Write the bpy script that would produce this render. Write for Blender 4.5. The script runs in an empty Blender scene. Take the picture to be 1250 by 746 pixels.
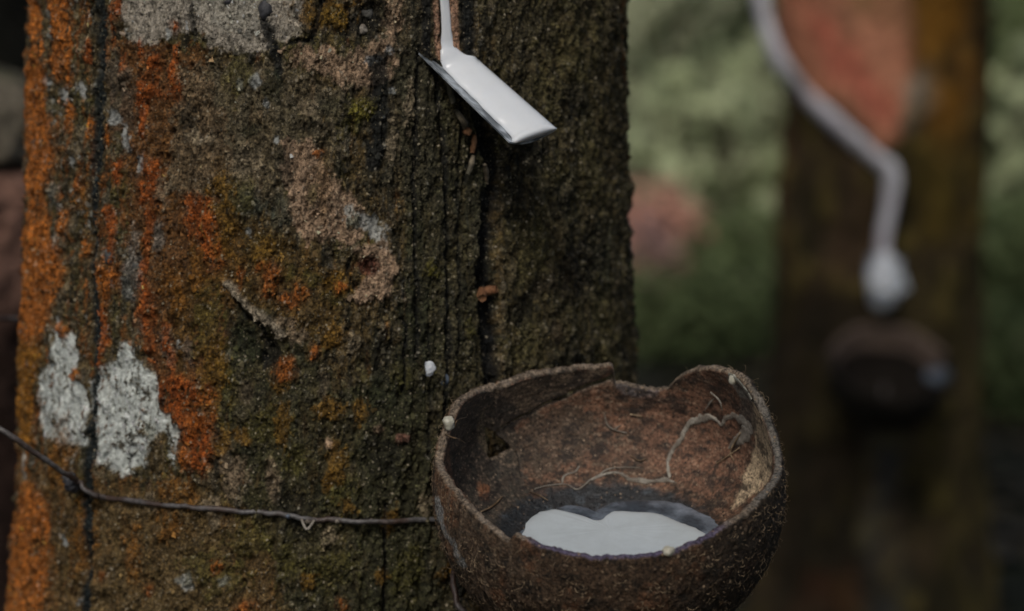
import bpy, math, random
import numpy as np
from mathutils import Vector, Matrix

random.seed(7)
rng = np.random.default_rng(11)
sc = bpy.context.scene
R_ = math.radians

# ------------------------------------------------------------------ camera
FPX = 3060.0                     # focal length in photograph pixels (1250 wide)
PITCH = R_(11.0)
CAM = np.array([0.0, 0.0, 1.05])
cam_d = bpy.data.cameras.new('camera')
cam = bpy.data.objects.new('camera', cam_d)
sc.collection.objects.link(cam)
cam.location = CAM
cam.rotation_euler = (R_(90) - PITCH, 0, 0)
cam_d.sensor_width = 36.0
cam_d.lens = 36.0 * FPX / 1250.0
cam_d.clip_start = 0.02
cam_d.clip_end = 2000
cam_d.dof.use_dof = True
cam_d.dof.focus_distance = 0.95
cam_d.dof.aperture_fstop = 6.6
sc.camera = cam

# ------------------------------------------------------------------ world, sun, exposure
SUN_EL, SUN_AZ = 50.0, -14.0     # azimuth: 0 = from behind the camera, negative = from the left
w = bpy.data.worlds.new('World')
sc.world = w
w.use_nodes = True
nt = w.node_tree
sky = nt.nodes.new('ShaderNodeTexSky')
sky.sky_type = 'NISHITA'
sky.sun_disc = False
sky.sun_elevation = R_(SUN_EL)
sky.sun_rotation = R_(180 - SUN_AZ)
sky.dust_density = 4.0
sky.ozone_density = 1.0
bg = nt.nodes['Background']
nt.links.new(sky.outputs[0], bg.inputs['Color'])
bg.inputs['Strength'].default_value = 0.09
sun_d = bpy.data.lights.new('sun', 'SUN')
sun_d.energy = 4.0
sun_d.angle = R_(14)
sun_d.color = (1.0, 0.95, 0.88)
sun = bpy.data.objects.new('sun', sun_d)
sc.collection.objects.link(sun)
sd = Vector((math.sin(R_(SUN_AZ)) * math.cos(R_(SUN_EL)), -math.cos(R_(SUN_AZ)) * math.cos(R_(SUN_EL)), math.sin(R_(SUN_EL))))
sun.rotation_euler = sd.to_track_quat('Z', 'Y').to_euler()
sc.view_settings.view_transform = 'Standard'
sc.view_settings.look = 'None'
sc.view_settings.exposure = -0.45
sc.view_settings.gamma = 1.0
sc.cycles.max_bounces = 5
sc.cycles.use_denoising = True

# ------------------------------------------------------------------ numpy helpers
TAB = np.random.default_rng(5).random((64, 64, 64)).astype(np.float32)

def vnoise(x, y, z):
    xi = np.floor(x).astype(np.int64); yi = np.floor(y).astype(np.int64); zi = np.floor(z).astype(np.int64)
    fx = (x - xi); fy = (y - yi); fz = (z - zi)
    fx = fx * fx * (3 - 2 * fx); fy = fy * fy * (3 - 2 * fy); fz = fz * fz * (3 - 2 * fz)
    x0 = xi & 63; y0 = yi & 63; z0 = zi & 63
    x1 = (xi + 1) & 63; y1 = (yi + 1) & 63; z1 = (zi + 1) & 63
    a = TAB[x0, y0, z0] * (1 - fx) + TAB[x1, y0, z0] * fx
    b = TAB[x0, y1, z0] * (1 - fx) + TAB[x1, y1, z0] * fx
    c = TAB[x0, y0, z1] * (1 - fx) + TAB[x1, y0, z1] * fx
    d = TAB[x0, y1, z1] * (1 - fx) + TAB[x1, y1, z1] * fx
    return (a * (1 - fy) + b * fy) * (1 - fz) + (c * (1 - fy) + d * fy) * fz

def fbm(x, y, z=0.0, octv=4, seed=0, gain=0.55):
    """about -1..1"""
    x = x + seed * 17.31; y = y + seed * 5.77
    z = np.zeros_like(x) + z + seed * 3.13
    s = 0; amp = 1; tot = 0; f = 1.0
    for o in range(octv):
        s = s + amp * (vnoise(x * f + o * 9.1, y * f + o * 4.7, z * f + o * 2.3) - 0.5)
        tot += amp; amp *= gain; f *= 2.03
    return s / tot * 2.6

def worley(x, y, seed=0):
    xi = np.floor(x).astype(np.int64); yi = np.floor(y).astype(np.int64)
    d1 = np.full(x.shape, 9.0); d2 = np.full(x.shape, 9.0); idv = np.zeros(x.shape)
    for a in (-1, 0, 1):
        for b in (-1, 0, 1):
            cx = xi + a; cy = yi + b
            jx = TAB[cx & 63, cy & 63, (7 + seed) & 63]; jy = TAB[cx & 63, cy & 63, (19 + seed) & 63]
            d = np.hypot(cx + jx - x, cy + jy - y)
            v = TAB[cx & 63, cy & 63, (31 + seed) & 63]
            n = d < d1
            d2 = np.where(n, d1, np.minimum(d2, d)); idv = np.where(n, v, idv); d1 = np.where(n, d, d1)
    return d1, d2, idv

def sst(a, b, x):
    t = np.clip((x - a) / (b - a), 0, 1)
    return t * t * (3 - 2 * t)

def seg_dist(X, Y, P, closed=False):
    """distance to polyline and position along it (0..1)"""
    best = np.full(X.shape, 1e9); tt = np.zeros(X.shape)
    n = len(P); m = n if closed else n - 1
    for i in range(m):
        ax, ay = P[i]; bx, by = P[(i + 1) % n]
        dx, dy = bx - ax, by - ay; L = dx * dx + dy * dy + 1e-12
        t = np.clip(((X - ax) * dx + (Y - ay) * dy) / L, 0, 1)
        d = np.hypot(X - ax - t * dx, Y - ay - t * dy)
        n_ = d < best
        best = np.where(n_, d, best); tt = np.where(n_, (i + t) / m, tt)
    return best, tt

def poly_sd(X, Y, P):
    """positive inside"""
    ins = np.zeros(X.shape, bool)
    n = len(P)
    for i in range(n):
        x0, y0 = P[i]; x1, y1 = P[(i + 1) % n]
        if y0 == y1: continue
        c = ((y0 > Y) != (y1 > Y)) & (X < (x1 - x0) * (Y - y0) / (y1 - y0) + x0)
        ins ^= c
    d, _ = seg_dist(X, Y, P, True)
    return np.where(ins, d, -d)

CP, SP = math.cos(PITCH), math.sin(PITCH)
def ray(px, py):
    """direction of the sight line through a photograph pixel"""
    x = (px - 625) / FPX; y = -(py - 373) / FPX
    d = np.array([x, CP + y * SP, -SP + y * CP])
    return d / np.linalg.norm(d)

def project(P):
    Q = P - CAM
    dep = Q[..., 1] * CP - Q[..., 2] * SP
    up = Q[..., 1] * SP + Q[..., 2] * CP
    return 625 + FPX * Q[..., 0] / dep, 373 - FPX * up / dep, dep

def at(px, py, Y):
    """the point at distance Y in front of the camera seen at a pixel"""
    d = ray(px, py)
    return CAM + d * (Y / d[1])

# ------------------------------------------------------------------ object helpers
COL = sc.collection
def link(o, parent=None):
    COL.objects.link(o)
    if parent is not None: o.parent = parent
    return o

def tag(o, label=None, cat=None, group=None, kind=None):
    if label: o['label'] = label
    if cat: o['category'] = cat
    if group: o['group'] = group
    if kind: o['kind'] = kind
    return o

def empty(name, loc, parent=None):
    o = bpy.data.objects.new(name, None)
    o.empty_display_size = 0.05
    link(o, parent)
    o.location = loc
    return o

def mesh_np(name, V, F, mat, parent=None, colors=None, origin=None, smooth=True, matidx=None):
    """V (n,3), F (m,3 or 4) arrays; colours: dict name -> (n,3) or (n,)"""
    V = np.asarray(V, dtype=np.float64)
    if origin is not None: V = V - np.asarray(origin)
    F = np.asarray(F, dtype=np.int32)
    me = bpy.data.meshes.new(name)
    k = F.shape[1]
    me.vertices.add(len(V)); me.vertices.foreach_set('co', V.astype(np.float32).ravel())
    me.loops.add(F.size); me.loops.foreach_set('vertex_index', F.ravel())
    me.polygons.add(len(F))
    me.polygons.foreach_set('loop_start', np.arange(0, F.size, k, dtype=np.int32))
    me.polygons.foreach_set('loop_total', np.full(len(F), k, dtype=np.int32))
    if smooth: me.polygons.foreach_set('use_smooth', np.ones(len(F), dtype=bool))
    for m in (mat if isinstance(mat, (list, tuple)) else [mat]): me.materials.append(m)
    if matidx is not None: me.polygons.foreach_set('material_index', np.asarray(matidx, dtype=np.int32))
    me.update(calc_edges=True)
    if colors:
        for nme, c in colors.items():
            if c.ndim == 2:
                at_ = me.attributes.new(nme, 'FLOAT_COLOR', 'POINT')
                cc = np.ones((len(V), 4), np.float32); cc[:, :3] = c
                at_.data.foreach_set('color', cc.ravel())
            else:
                at_ = me.attributes.new(nme, 'FLOAT', 'POINT')
                at_.data.foreach_set('value', c.astype(np.float32))
    o = bpy.data.objects.new(name, me)
    link(o, parent)
    if origin is not None and parent is None: o.location = origin
    return o

def grid_faces(nr, nc, wrap=False):
    i = np.arange(nr - 1)[:, None]; j = np.arange(nc if wrap else nc - 1)[None, :]
    j2 = (j + 1) % nc
    return np.stack([i * nc + j, i * nc + j2, (i + 1) * nc + j2, (i + 1) * nc + j], -1).reshape(-1, 4)

def tube_arrays(pts, rad, sides=8, flat=1.0, wob=0.0, seed=0):
    pts = np.asarray(pts, float); n = len(pts)
    rad = np.full(n, rad) if np.isscalar(rad) else np.asarray(rad, float)
    T = np.gradient(pts, axis=0); T /= np.linalg.norm(T, axis=1)[:, None] + 1e-12
    up = np.array([0.3, 0.2, 0.93]); V = []
    nprev = np.cross(T[0], up); nprev /= np.linalg.norm(nprev) + 1e-9
    r = np.random.default_rng(seed)
    for i in range(n):
        nn = nprev - T[i] * nprev.dot(T[i]); nn /= np.linalg.norm(nn) + 1e-9; nprev = nn
        b = np.cross(T[i], nn)
        for s in range(sides):
            a = 2 * math.pi * s / sides
            rr = rad[i] * (1 + wob * (r.random() - 0.5))
            V.append(pts[i] + rr * (math.cos(a) * nn + flat * math.sin(a) * b))
    V.append(pts[0]); V.append(pts[-1]); V = np.array(V)
    F = grid_faces(n, sides, True)
    c0, c1 = n * sides, n * sides + 1
    caps = [[c0, (s + 1) % sides, s, s] for s in range(sides)]
    caps += [[c1, (n - 1) * sides + s, (n - 1) * sides + (s + 1) % sides, (n - 1) * sides + (s + 1) % sides] for s in range(sides)]
    return V, F, np.array(caps)

def smooth_path(P, n):
    P = np.asarray(P, float)
    k = len(P)
    if k < 3:
        t = np.linspace(0, 1, n)[:, None]; return P[0] * (1 - t) + P[-1] * t
    Q = np.vstack([2 * P[0] - P[1], P, 2 * P[-1] - P[-2]])
    out = []
    for t in np.linspace(0, k - 1 - 1e-9, n):
        i = int(t); f = t - i
        p0, p1, p2, p3 = Q[i], Q[i + 1], Q[i + 2], Q[i + 3]
        out.append(0.5 * ((2 * p1) + (-p0 + p2) * f + (2 * p0 - 5 * p1 + 4 * p2 - p3) * f * f + (-p0 + 3 * p1 - 3 * p2 + p3) * f ** 3))
    return np.array(out)

def tube(name, pts, rad, mat, parent=None, sides=8, n=None, flat=1.0, wob=0.0, colors=None, seed=0):
    if n: 
        pts0 = np.asarray(pts, float)
        if not np.isscalar(rad):
            rad = np.interp(np.linspace(0, 1, n), np.linspace(0, 1, len(rad)), rad)
        pts = smooth_path(pts0, n)
    V, F, caps = tube_arrays(pts, rad, sides, flat, wob, seed)
    tris = caps[:, :3]
    me = bpy.data.meshes.new(name)
    me.from_pydata(V.tolist(), [], F.tolist() + tris.tolist())
    me.polygons.foreach_set('use_smooth', np.ones(len(me.polygons), dtype=bool))
    me.materials.append(mat)
    o = bpy.data.objects.new(name, me)
    return link(o, parent)

def blob(name, c, rx, ry, rz, mat, parent=None, seed=0, rough=0.12, nu=28, nv=18, rot=None, freq=1.8):
    th = np.linspace(0, math.pi, nv); ph = np.linspace(0, 2 * math.pi, nu, endpoint=False)
    T, Pp = np.meshgrid(th, ph, indexing='ij')
    D = np.stack([np.sin(T) * np.cos(Pp), np.sin(T) * np.sin(Pp), np.cos(T)], -1).reshape(-1, 3)
    k = 1 + rough * fbm(D[:, 0] * freq + 5, D[:, 1] * freq + 5, D[:, 2] * freq + 5, 3, seed)
    V = D * k[:, None] * np.array([rx, ry, rz])
    if rot is not None: V = V @ np.array(rot).T
    return mesh_np(name, V + np.asarray(c), grid_faces(nv, nu, True), mat, parent)

# ------------------------------------------------------------------ materials
def new_mat(name):
    m = bpy.data.materials.new(name); m.use_nodes = True
    return m, m.node_tree, m.node_tree.nodes['Principled BSDF']

def surf_mat(name, color=None, attr=None, rough=0.7, rough_attr=None, spec=0.4, nscale=400, nmul=(0.6, 1.4), bump=0.4, bdist=0.0006,
             bscale=None, extra=None, coat=0.0, sss=0.0, trans=0.0, stretch=(1, 1, 1), color2=None, speck=None, grit=False):
    m, t, b = new_mat(name); N = t.nodes; L = t.links
    tc = N.new('ShaderNodeTexCoord'); mp = N.new('ShaderNodeMapping'); mp.inputs['Scale'].default_value = stretch
    L.new(tc.outputs['Object'], mp.inputs['Vector'])
    n1 = N.new('ShaderNodeTexNoise'); n1.inputs['Scale'].default_value = nscale; n1.inputs['Detail'].default_value = 6
    n1.inputs['Roughness'].default_value = 0.7
    L.new(mp.outputs[0], n1.inputs['Vector'])
    mr = N.new('ShaderNodeMapRange'); mr.inputs[1].default_value = 0.36; mr.inputs[2].default_value = 0.64
    mr.inputs[3].default_value = nmul[0]; mr.inputs[4].default_value = nmul[1]
    L.new(n1.outputs['Fac'], mr.inputs[0])
    vm = N.new('ShaderNodeVectorMath'); vm.operation = 'SCALE'
    fac_out = mr.outputs[0]
    if grit:
        gq = N.new('ShaderNodeAttribute'); gq.attribute_name = 'Grit'
        gm = N.new('ShaderNodeMix'); gm.inputs[2].default_value = 1.0
        L.new(gq.outputs['Fac'], gm.inputs[0]); L.new(mr.outputs[0], gm.inputs[3]); fac_out = gm.outputs[0]
    if attr:
        a = N.new('ShaderNodeAttribute'); a.attribute_name = attr
        L.new(a.outputs['Color'], vm.inputs[0])
    elif color2:
        n3 = N.new('ShaderNodeTexNoise'); n3.inputs['Scale'].default_value = nscale / 7; n3.inputs['Detail'].default_value = 4
        L.new(mp.outputs[0], n3.inputs['Vector'])
        mr3 = N.new('ShaderNodeMapRange'); mr3.inputs[1].default_value = 0.4; mr3.inputs[2].default_value = 0.6
        L.new(n3.outputs['Fac'], mr3.inputs[0])
        mx = N.new('ShaderNodeMix'); mx.data_type = 'RGBA'
        mx.inputs[6].default_value = (*color, 1); mx.inputs[7].default_value = (*color2, 1)
        L.new(mr3.outputs[0], mx.inputs[0]); L.new(mx.outputs[2], vm.inputs[0])
    else:
        vm.inputs[0].default_value = color
    L.new(fac_out, vm.inputs['Scale'])
    colout = vm.outputs[0]
    if speck:
        for (ssc, thr_s, rad_s, scol) in speck:
            vo = N.new('ShaderNodeTexVoronoi'); vo.inputs['Scale'].default_value = ssc; vo.inputs['Randomness'].default_value = 1.0
            L.new(mp.outputs[0], vo.inputs['Vector'])
            sp_ = N.new('ShaderNodeSeparateColor'); L.new(vo.outputs['Color'], sp_.inputs[0])
            g1 = N.new('ShaderNodeMath'); g1.operation = 'GREATER_THAN'; g1.inputs[1].default_value = thr_s; L.new(sp_.outputs[0], g1.inputs[0])
            g2 = N.new('ShaderNodeMath'); g2.operation = 'LESS_THAN'; g2.inputs[1].default_value = rad_s; L.new(vo.outputs['Distance'], g2.inputs[0])
            g3 = N.new('ShaderNodeMath'); g3.operation = 'MULTIPLY'; L.new(g1.outputs[0], g3.inputs[0]); L.new(g2.outputs[0], g3.inputs[1])
            g4 = N.new('ShaderNodeMath'); g4.operation = 'MULTIPLY'; L.new(g3.outputs[0], g4.inputs[0]); L.new(sp_.outputs[1], g4.inputs[1])
            if grit:
                ga = N.new('ShaderNodeAttribute'); ga.attribute_name = 'Grit'
                g5 = N.new('ShaderNodeMath'); g5.operation = 'MULTIPLY'; L.new(g4.outputs[0], g5.inputs[0]); L.new(ga.outputs['Fac'], g5.inputs[1]); g4 = g5
            mxs = N.new('ShaderNodeMix'); mxs.data_type = 'RGBA'; L.new(g4.outputs[0], mxs.inputs[0]); L.new(colout, mxs.inputs[6]); mxs.inputs[7].default_value = (*scol, 1)
            colout = mxs.outputs[2]
    L.new(colout, b.inputs['Base Color'])
    b.inputs['Roughness'].default_value = rough
    if rough_attr:
        a2 = N.new('ShaderNodeAttribute'); a2.attribute_name = rough_attr
        L.new(a2.outputs['Fac'], b.inputs['Roughness'])
    b.inputs['Specular IOR Level'].default_value = spec
    if coat: b.inputs['Coat Weight'].default_value = coat; b.inputs['Coat Roughness'].default_value = 0.15
    if sss:
        b.inputs['Subsurface Weight'].default_value = sss
        b.inputs['Subsurface Radius'].default_value = (1, 0.9, 0.8); b.inputs['Subsurface Scale'].default_value = 0.003
    if bump:
        n2 = N.new('ShaderNodeTexNoise'); n2.inputs['Scale'].default_value = bscale or nscale * 1.3
        n2.inputs['Detail'].default_value = 5; n2.inputs['Roughness'].default_value = 0.75
        L.new(mp.outputs[0], n2.inputs['Vector'])
        bp = N.new('ShaderNodeBump'); bp.inputs['Strength'].default_value = bump; bp.inputs['Distance'].default_value = bdist
        L.new(n2.outputs['Fac'], bp.inputs['Height']); L.new(bp.outputs[0], b.inputs['Normal'])
    if trans:
        out = N['Material Output']; tr = N.new('ShaderNodeBsdfTranslucent'); ms = N.new('ShaderNodeMixShader')
        ms.inputs[0].default_value = trans
        L.new(vm.outputs[0], tr.inputs[0]); L.new(b.outputs[0], ms.inputs[1]); L.new(tr.outputs[0], ms.inputs[2])
        L.new(ms.outputs[0], out.inputs[0])
    return m

M = {}
M['bark'] = surf_mat('mossy_bark', attr='Col', rough_attr='Rough', nscale=1000, nmul=(0.2, 1.95), bump=0.9, bdist=0.0012, bscale=800, spec=0.2, speck=((800, 0.95, 0.45, (0.40, 0.34, 0.24)), (1500, 0.90, 0.45, (0.28, 0.24, 0.16)), (1300, 0.72, 0.45, (0.008, 0.008, 0.006))), grit=True)
M['bark_far'] = surf_mat('bark_far', attr='Col', rough=0.85, spec=0.12, nscale=60, nmul=(0.6, 1.4), bump=0.6, bdist=0.01, bscale=90)
M['shell_in'] = surf_mat('shell_inside', attr='Col', rough_attr='Rough', nscale=900, nmul=(0.35, 1.7), bump=0.8, bdist=0.0008, bscale=500, spec=0.35, speck=((900, 0.95, 0.40, (0.36, 0.26, 0.18)), (1000, 0.8, 0.45, (0.015, 0.012, 0.010))))
M['shell_out'] = surf_mat('shell_outside', attr='Col', rough_attr='Rough', nscale=1000, nmul=(0.2, 1.9), bump=1.0, bdist=0.0014, bscale=700, spec=0.35, speck=((700, 0.84, 0.36, (0.38, 0.27, 0.17)), (500, 0.93, 0.30, (0.36, 0.26, 0.18))))
M['latex'] = surf_mat('latex', color=(0.79, 0.82, 0.86), rough=0.25, spec=0.4, nscale=60, nmul=(0.98, 1.02), bump=0.05, bdist=0.0005, bscale=50, sss=0.35)
M['latex_pool'] = surf_mat('latex_pool', color=(0.57, 0.63, 0.67), rough=0.22, spec=0.5, nscale=90, nmul=(0.94, 1.04), bump=0.08, bdist=0.0008, bscale=60, sss=0.25)
M['latex_far'] = surf_mat('latex_streaked', color=(0.82, 0.82, 0.86), color2=(0.74, 0.70, 0.75), rough=0.5, spec=0.2, nscale=200, nmul=(0.9, 1.05), bump=0.2, bdist=0.002)
M['latex_skin'] = surf_mat('latex_skin', color=(0.075, 0.095, 0.12), color2=(0.035, 0.045, 0.055), rough=0.25, spec=0.6, nscale=300, nmul=(0.6, 1.4), bump=0.4, bdist=0.001, bscale=160)
M['latex_wet'] = surf_mat('latex_wet', color=(0.21, 0.25, 0.31), color2=(0.05, 0.065, 0.085), rough=0.2, spec=0.5, nscale=400, nmul=(0.8, 1.2), bump=0.3, bdist=0.0006, bscale=200)
M['latex_film'] = surf_mat('latex_film', color=(0.30, 0.29, 0.24), color2=(0.14, 0.14, 0.12), rough=0.4, spec=0.4, nscale=500, nmul=(0.7, 1.2), bump=0.4, bdist=0.0005)
M['latex_dry'] = surf_mat('latex_dry', color=(0.36, 0.33, 0.28), color2=(0.17, 0.14, 0.11), rough=0.5, spec=0.4, nscale=900, nmul=(0.6, 1.3), bump=0.6, bdist=0.0006, bscale=700)
M['latex_drop'] = surf_mat('latex_drop', color=(0.44, 0.42, 0.34), rough=0.35, spec=0.5, nscale=300, nmul=(0.85, 1.1), bump=0.2, bdist=0.0003, sss=0.3)
M['fibre'] = surf_mat('fibre', color=(0.34, 0.25, 0.155), color2=(0.12, 0.075, 0.04), rough=0.6, nscale=500, nmul=(0.5, 1.6), bump=0)
M['wire'] = surf_mat('wire', color=(0.055, 0.034, 0.026), color2=(0.105, 0.10, 0.10), rough=0.45, spec=0.6, nscale=500, nmul=(0.5, 1.4), bump=0.5, bdist=0.0006)
M['knot'] = surf_mat('knot', color=(0.04, 0.04, 0.045), rough=0.5, nscale=500, nmul=(0.5, 1.5), bump=0.5, bdist=0.0008)
M['chip'] = surf_mat('chip', color=(0.30, 0.15, 0.07), color2=(0.18, 0.08, 0.035), rough=0.7, nscale=900, nmul=(0.5, 1.5), bump=0.8, bdist=0.0008, stretch=(1, 1, 0.4))
M['flake'] = surf_mat('flake', color=(0.20, 0.16, 0.11), color2=(0.06, 0.055, 0.035), rough=0.7, nscale=300, nmul=(0.4, 1.7), bump=0)
M['nub'] = surf_mat('nub', color=(0.13, 0.125, 0.11), color2=(0.05, 0.05, 0.05), rough=0.6, nscale=800, nmul=(0.6, 1.4), bump=0.6, bdist=0.0006)
mm, t_, b_ = new_mat('tin'); M['tin'] = mm
b_.inputs['Base Color'].default_value = (0.36, 0.39, 0.42, 1); b_.inputs['Metallic'].default_value = 0.35; b_.inputs['Roughness'].default_value = 0.38
n_ = t_.nodes.new('ShaderNodeTexNoise'); n_.inputs['Scale'].default_value = 160; n_.inputs['Detail'].default_value = 5
tc_ = t_.nodes.new('ShaderNodeTexCoord'); t_.links.new(tc_.outputs['Object'], n_.inputs['Vector'])
r_ = t_.nodes.new('ShaderNodeMapRange'); r_.inputs[3].default_value = 0.25; r_.inputs[4].default_value = 0.6
t_.links.new(n_.outputs['Fac'], r_.inputs[0]); t_.links.new(r_.outputs[0], b_.inputs['Roughness'])
cr_ = t_.nodes.new('ShaderNodeValToRGB'); cr_.color_ramp.elements[0].position = 0.4; cr_.color_ramp.elements[1].position = 0.62
cr_.color_ramp.elements[0].color = (0.12, 0.14, 0.16, 1); cr_.color_ramp.elements[1].color = (0.60, 0.65, 0.70, 1)
t_.links.new(n_.outputs['Fac'], cr_.inputs[0]); t_.links.new(cr_.outputs[0], b_.inputs['Base Color'])

# ------------------------------------------------------------------ ground
def axis_pts(lims):
    out = []
    for a, b, s in lims: out += list(np.arange(a, b, s))
    return np.array(out)
gx = axis_pts([(-300, -40, 20), (-40, -8, 2), (-8, 8, 0.12), (8, 40, 2), (40, 301, 20)])
gy = axis_pts([(-100, -4, 8), (-4, 0, 0.5), (0, 14, 0.12), (14, 40, 1.5), (40, 601, 28)])
GX, GY = np.meshgrid(gx, gy)
def ground_z(x, y):
    return 0.05 * fbm(x * 0.7, y * 0.7, 0, 3, 3) + 0.02 * fbm(x * 4, y * 4, 0, 3, 4)
GZ = ground_z(GX, GY)
M['soil'] = surf_mat('soil', color=(0.014, 0.013, 0.007), color2=(0.008, 0.011, 0.004), rough=0.95, nscale=25, nmul=(0.4, 1.6), bump=0.8, bdist=0.02, bscale=30, spec=0.2)
g = mesh_np('ground', np.stack([GX, GY, GZ], -1).reshape(-1, 3), grid_faces(len(gy), len(gx)), M['soil'])
tag(g, 'dark bare soil of the rubber plantation under the trees', 'ground', kind='structure')

# ------------------------------------------------------------------ the tapped tree: surface and its painting
YT = 1.10
def row_geo(y, l, r):
    a = PITCH + math.atan((y - 373) / FPX)
    z = CAM[2] - YT * math.tan(a)
    d = YT * CP + (CAM[2] - z) * SP
    t = (r - l) / 2 / FPX * (d / YT)
    return z, ((l + r) / 2 - 625) / FPX * d, YT * t / math.sqrt(1 + t * t)
rows = [row_geo(*q) for q in ((-120, 41, 764), (0, 38, 767), (200, 34, 769), (330, 29, 772), (450, 25, 775), (570, 23, 777), (650, 19, 779), (746, 12, 782), (860, 6, 786))]
rows = sorted(rows)
zz = np.array([0 - 0.2] + [r[0] for r in rows] + [3.2])
aa = np.array([rows[0][1]] + [r[1] for r in rows] + [rows[-1][1] + 0.05])
rr_ = np.array([rows[0][2] + 0.07] + [r[2] for r in rows] + [rows[-1][2] - 0.02])
axf = lambda z: np.interp(z, zz, aa)
Rf = lambda z: np.interp(z, zz, rr_)
R0 = float(Rf(0.85))
S = 1.0 / 0.00033                 # metres to photo pixels on the front of the trunk

def trunk_hit(px, py):
    d = ray(px, py); z = 0.85
    for _ in range(6):
        R = Rf(z); ax = axf(z)
        ox, oy = CAM[0] - ax, CAM[1] - YT
        A = d[0] ** 2 + d[1] ** 2; B = ox * d[0] + oy * d[1]; C = ox * ox + oy * oy - R * R
        D = B * B - A * C
        t = (-B - math.sqrt(D)) / A if D > 0 else -B / A
        z = CAM[2] + t * d[2]
    P = CAM + t * d
    th = math.atan2(P[0] - axf(z), -(P[1] - YT))
    return th, z, P
def uz(px, py):
    th, z, _ = trunk_hit(px, py)
    return th * R0 * S, z * S
def on_trunk(px, py, lift=0.0):
    th, z, _ = trunk_hit(px, py)
    R = Rf(z) + lift
    return np.array([axf(z) + R * math.sin(th), YT - R * math.cos(th), z])

ORANGE = (0.45, 0.145, 0.026); ORED = (0.33, 0.085, 0.016); YOR = (0.30, 0.13, 0.018); OOL = (0.20, 0.105, 0.018)
OLIVE = (0.065, 0.062, 0.016); DGREEN = (0.024, 0.030, 0.014); WHITE = (0.66, 0.70, 0.66); PALE = (0.38, 0.34, 0.28)
PINK = (0.38, 0.26, 0.17); TAN = (0.25, 0.185, 0.12); BLACK = (0.008, 0.009, 0.010); GREY = (0.16, 0.165, 0.15); DARK = (0.014, 0.013, 0.010)
REDDISH = (0.15, 0.05, 0.03)

# (shape, data, colour, strength, soft px, height mm, noise)
PATCH = []
def E(x, y, rx, ry, c, s=1.0, h=0.3, nz=0.8): PATCH.append(('e', (x, y, rx, ry), c, s, h, nz))
def PG(pts, c, s=1.0, h=0.3, nz=0.8): PATCH.append(('p', pts, c, s, h, nz))
def LN(pts, wd, c, s=1.0, h=-1.0, nz=0.5): PATCH.append(('l', (pts, wd), c, s, h, nz))

# broad zones first
PG([(600, -40), (760, -40), (770, 450), (760, 760), (610, 760), (615, 300)], (0.078, 0.066, 0.030), 0.6, 0, 0.6)
PG([(480, 60), (600, 90), (610, 420), (560, 760), (440, 760), (440, 480), (500, 380)], (0.048, 0.047, 0.024), 0.7, 0, 0.8)
PG([(150, 40), (250, 60), (290, 200), (300, 330), (270, 480), (190, 470), (150, 330), (140, 150)], (0.17, 0.070, 0.020), 0.75, 0, 1.2)
PG([(255, 240), (300, 250), (400, 330), (430, 400), (380, 430), (300, 370), (250, 400), (215, 500), (200, 400)], (0.13, 0.075, 0.018), 0.65, 0, 1.2)
PG([(430, -40), (540, -40), (535, 250), (440, 230), (455, 100)], (0.060, 0.055, 0.034), 0.6, 0, 1.0)
PG([(20, 560), (240, 590), (340, 640), (340, 780), (0, 780)], (0.165, 0.095, 0.032), 0.6, 0, 1.2)
PG([(270, 370), (330, 380), (420, 470), (520, 480), (530, 760), (360, 760), (280, 560)], (0.052, 0.052, 0.024), 0.65, 0, 0.9)
PG([(215, 80), (340, 70), (420, 110), (400, 230), (300, 260), (200, 230)], (0.16, 0.13, 0.08), 0.65, 0, 0.9)
PG([(110, 600), (260, 590), (300, 760), (90, 760)], (0.15, 0.105, 0.045), 0.6, 0, 0.9)
# pale bark at the top
PG([(150, -40), (365, -40), (376, 36), (358, 48), (330, 58), (300, 68), (270, 66), (250, 50), (235, 34), (205, 48), (188, 60), (160, 52), (148, 20)], PALE, 0.95, 0.2, 0.6)
PG([(205, -30), (330, -30), (330, 25), (305, 45), (270, 40), (235, 10)], (0.36, 0.335, 0.28), 0.9, 0.1, 0.5)
E(140, 95, 22, 30, (0.13, 0.10, 0.07), 0.7); E(150, 130, 20, 40, (0.13, 0.10, 0.07), 0.6)
# pinkish bark
PG([(345, 175), (385, 168), (405, 215), (440, 245), (452, 285), (430, 300), (395, 292), (372, 300), (352, 262), (340, 215)], PINK, 0.95, 0.5, 0.7)
PG([(345, 60), (400, 55), (425, 62), (480, 40), (486, 70), (478, 95), (440, 112), (420, 108), (380, 85), (350, 78)], PINK, 0.85, 0.4, 0.9)
PG([(470, -20), (500, -20), (498, 30), (480, 45), (468, 30)], PINK, 0.6, 0.2, 0.9)
PG([(430, 300), (470, 292), (484, 325), (480, 358), (452, 374), (420, 368), (440, 350), (452, 330)], PINK, 1.0, 2.4, 0.4)
E(449, 322, 13, 15, REDDISH, 0.9, -2.2, 0.3)
E(362, 410, 22, 14, TAN, 0.8, 0.8); E(345, 395, 20, 8, TAN, 0.8, 0.8)
LN([(276, 346), (290, 358), (302, 372), (318, 386), (338, 400), (346, 410)], 5.5, (0.30, 0.25, 0.18), 0.95, 3.0, 0.5); LN([(284, 362), (300, 385), (322, 402), (330, 425)], 3, BLACK, 0.8, -2.0, 0.5)
E(285, 575, 20, 32, TAN, 0.8, 0.4, 1.0); E(332, 592, 9, 28, TAN, 0.8, 0.3, 1.0); E(425, 575, 14, 12, TAN, 0.5, 0.3, 1.0)
E(402, 545, 9, 9, PINK, 0.9, 1.2, 0.5); E(463, 527, 9, 8, PINK, 0.8, 1.2, 0.5); E(491, 533, 9, 7, (0.28, 0.14, 0.10), 0.9, 1.6, 0.4)
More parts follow.
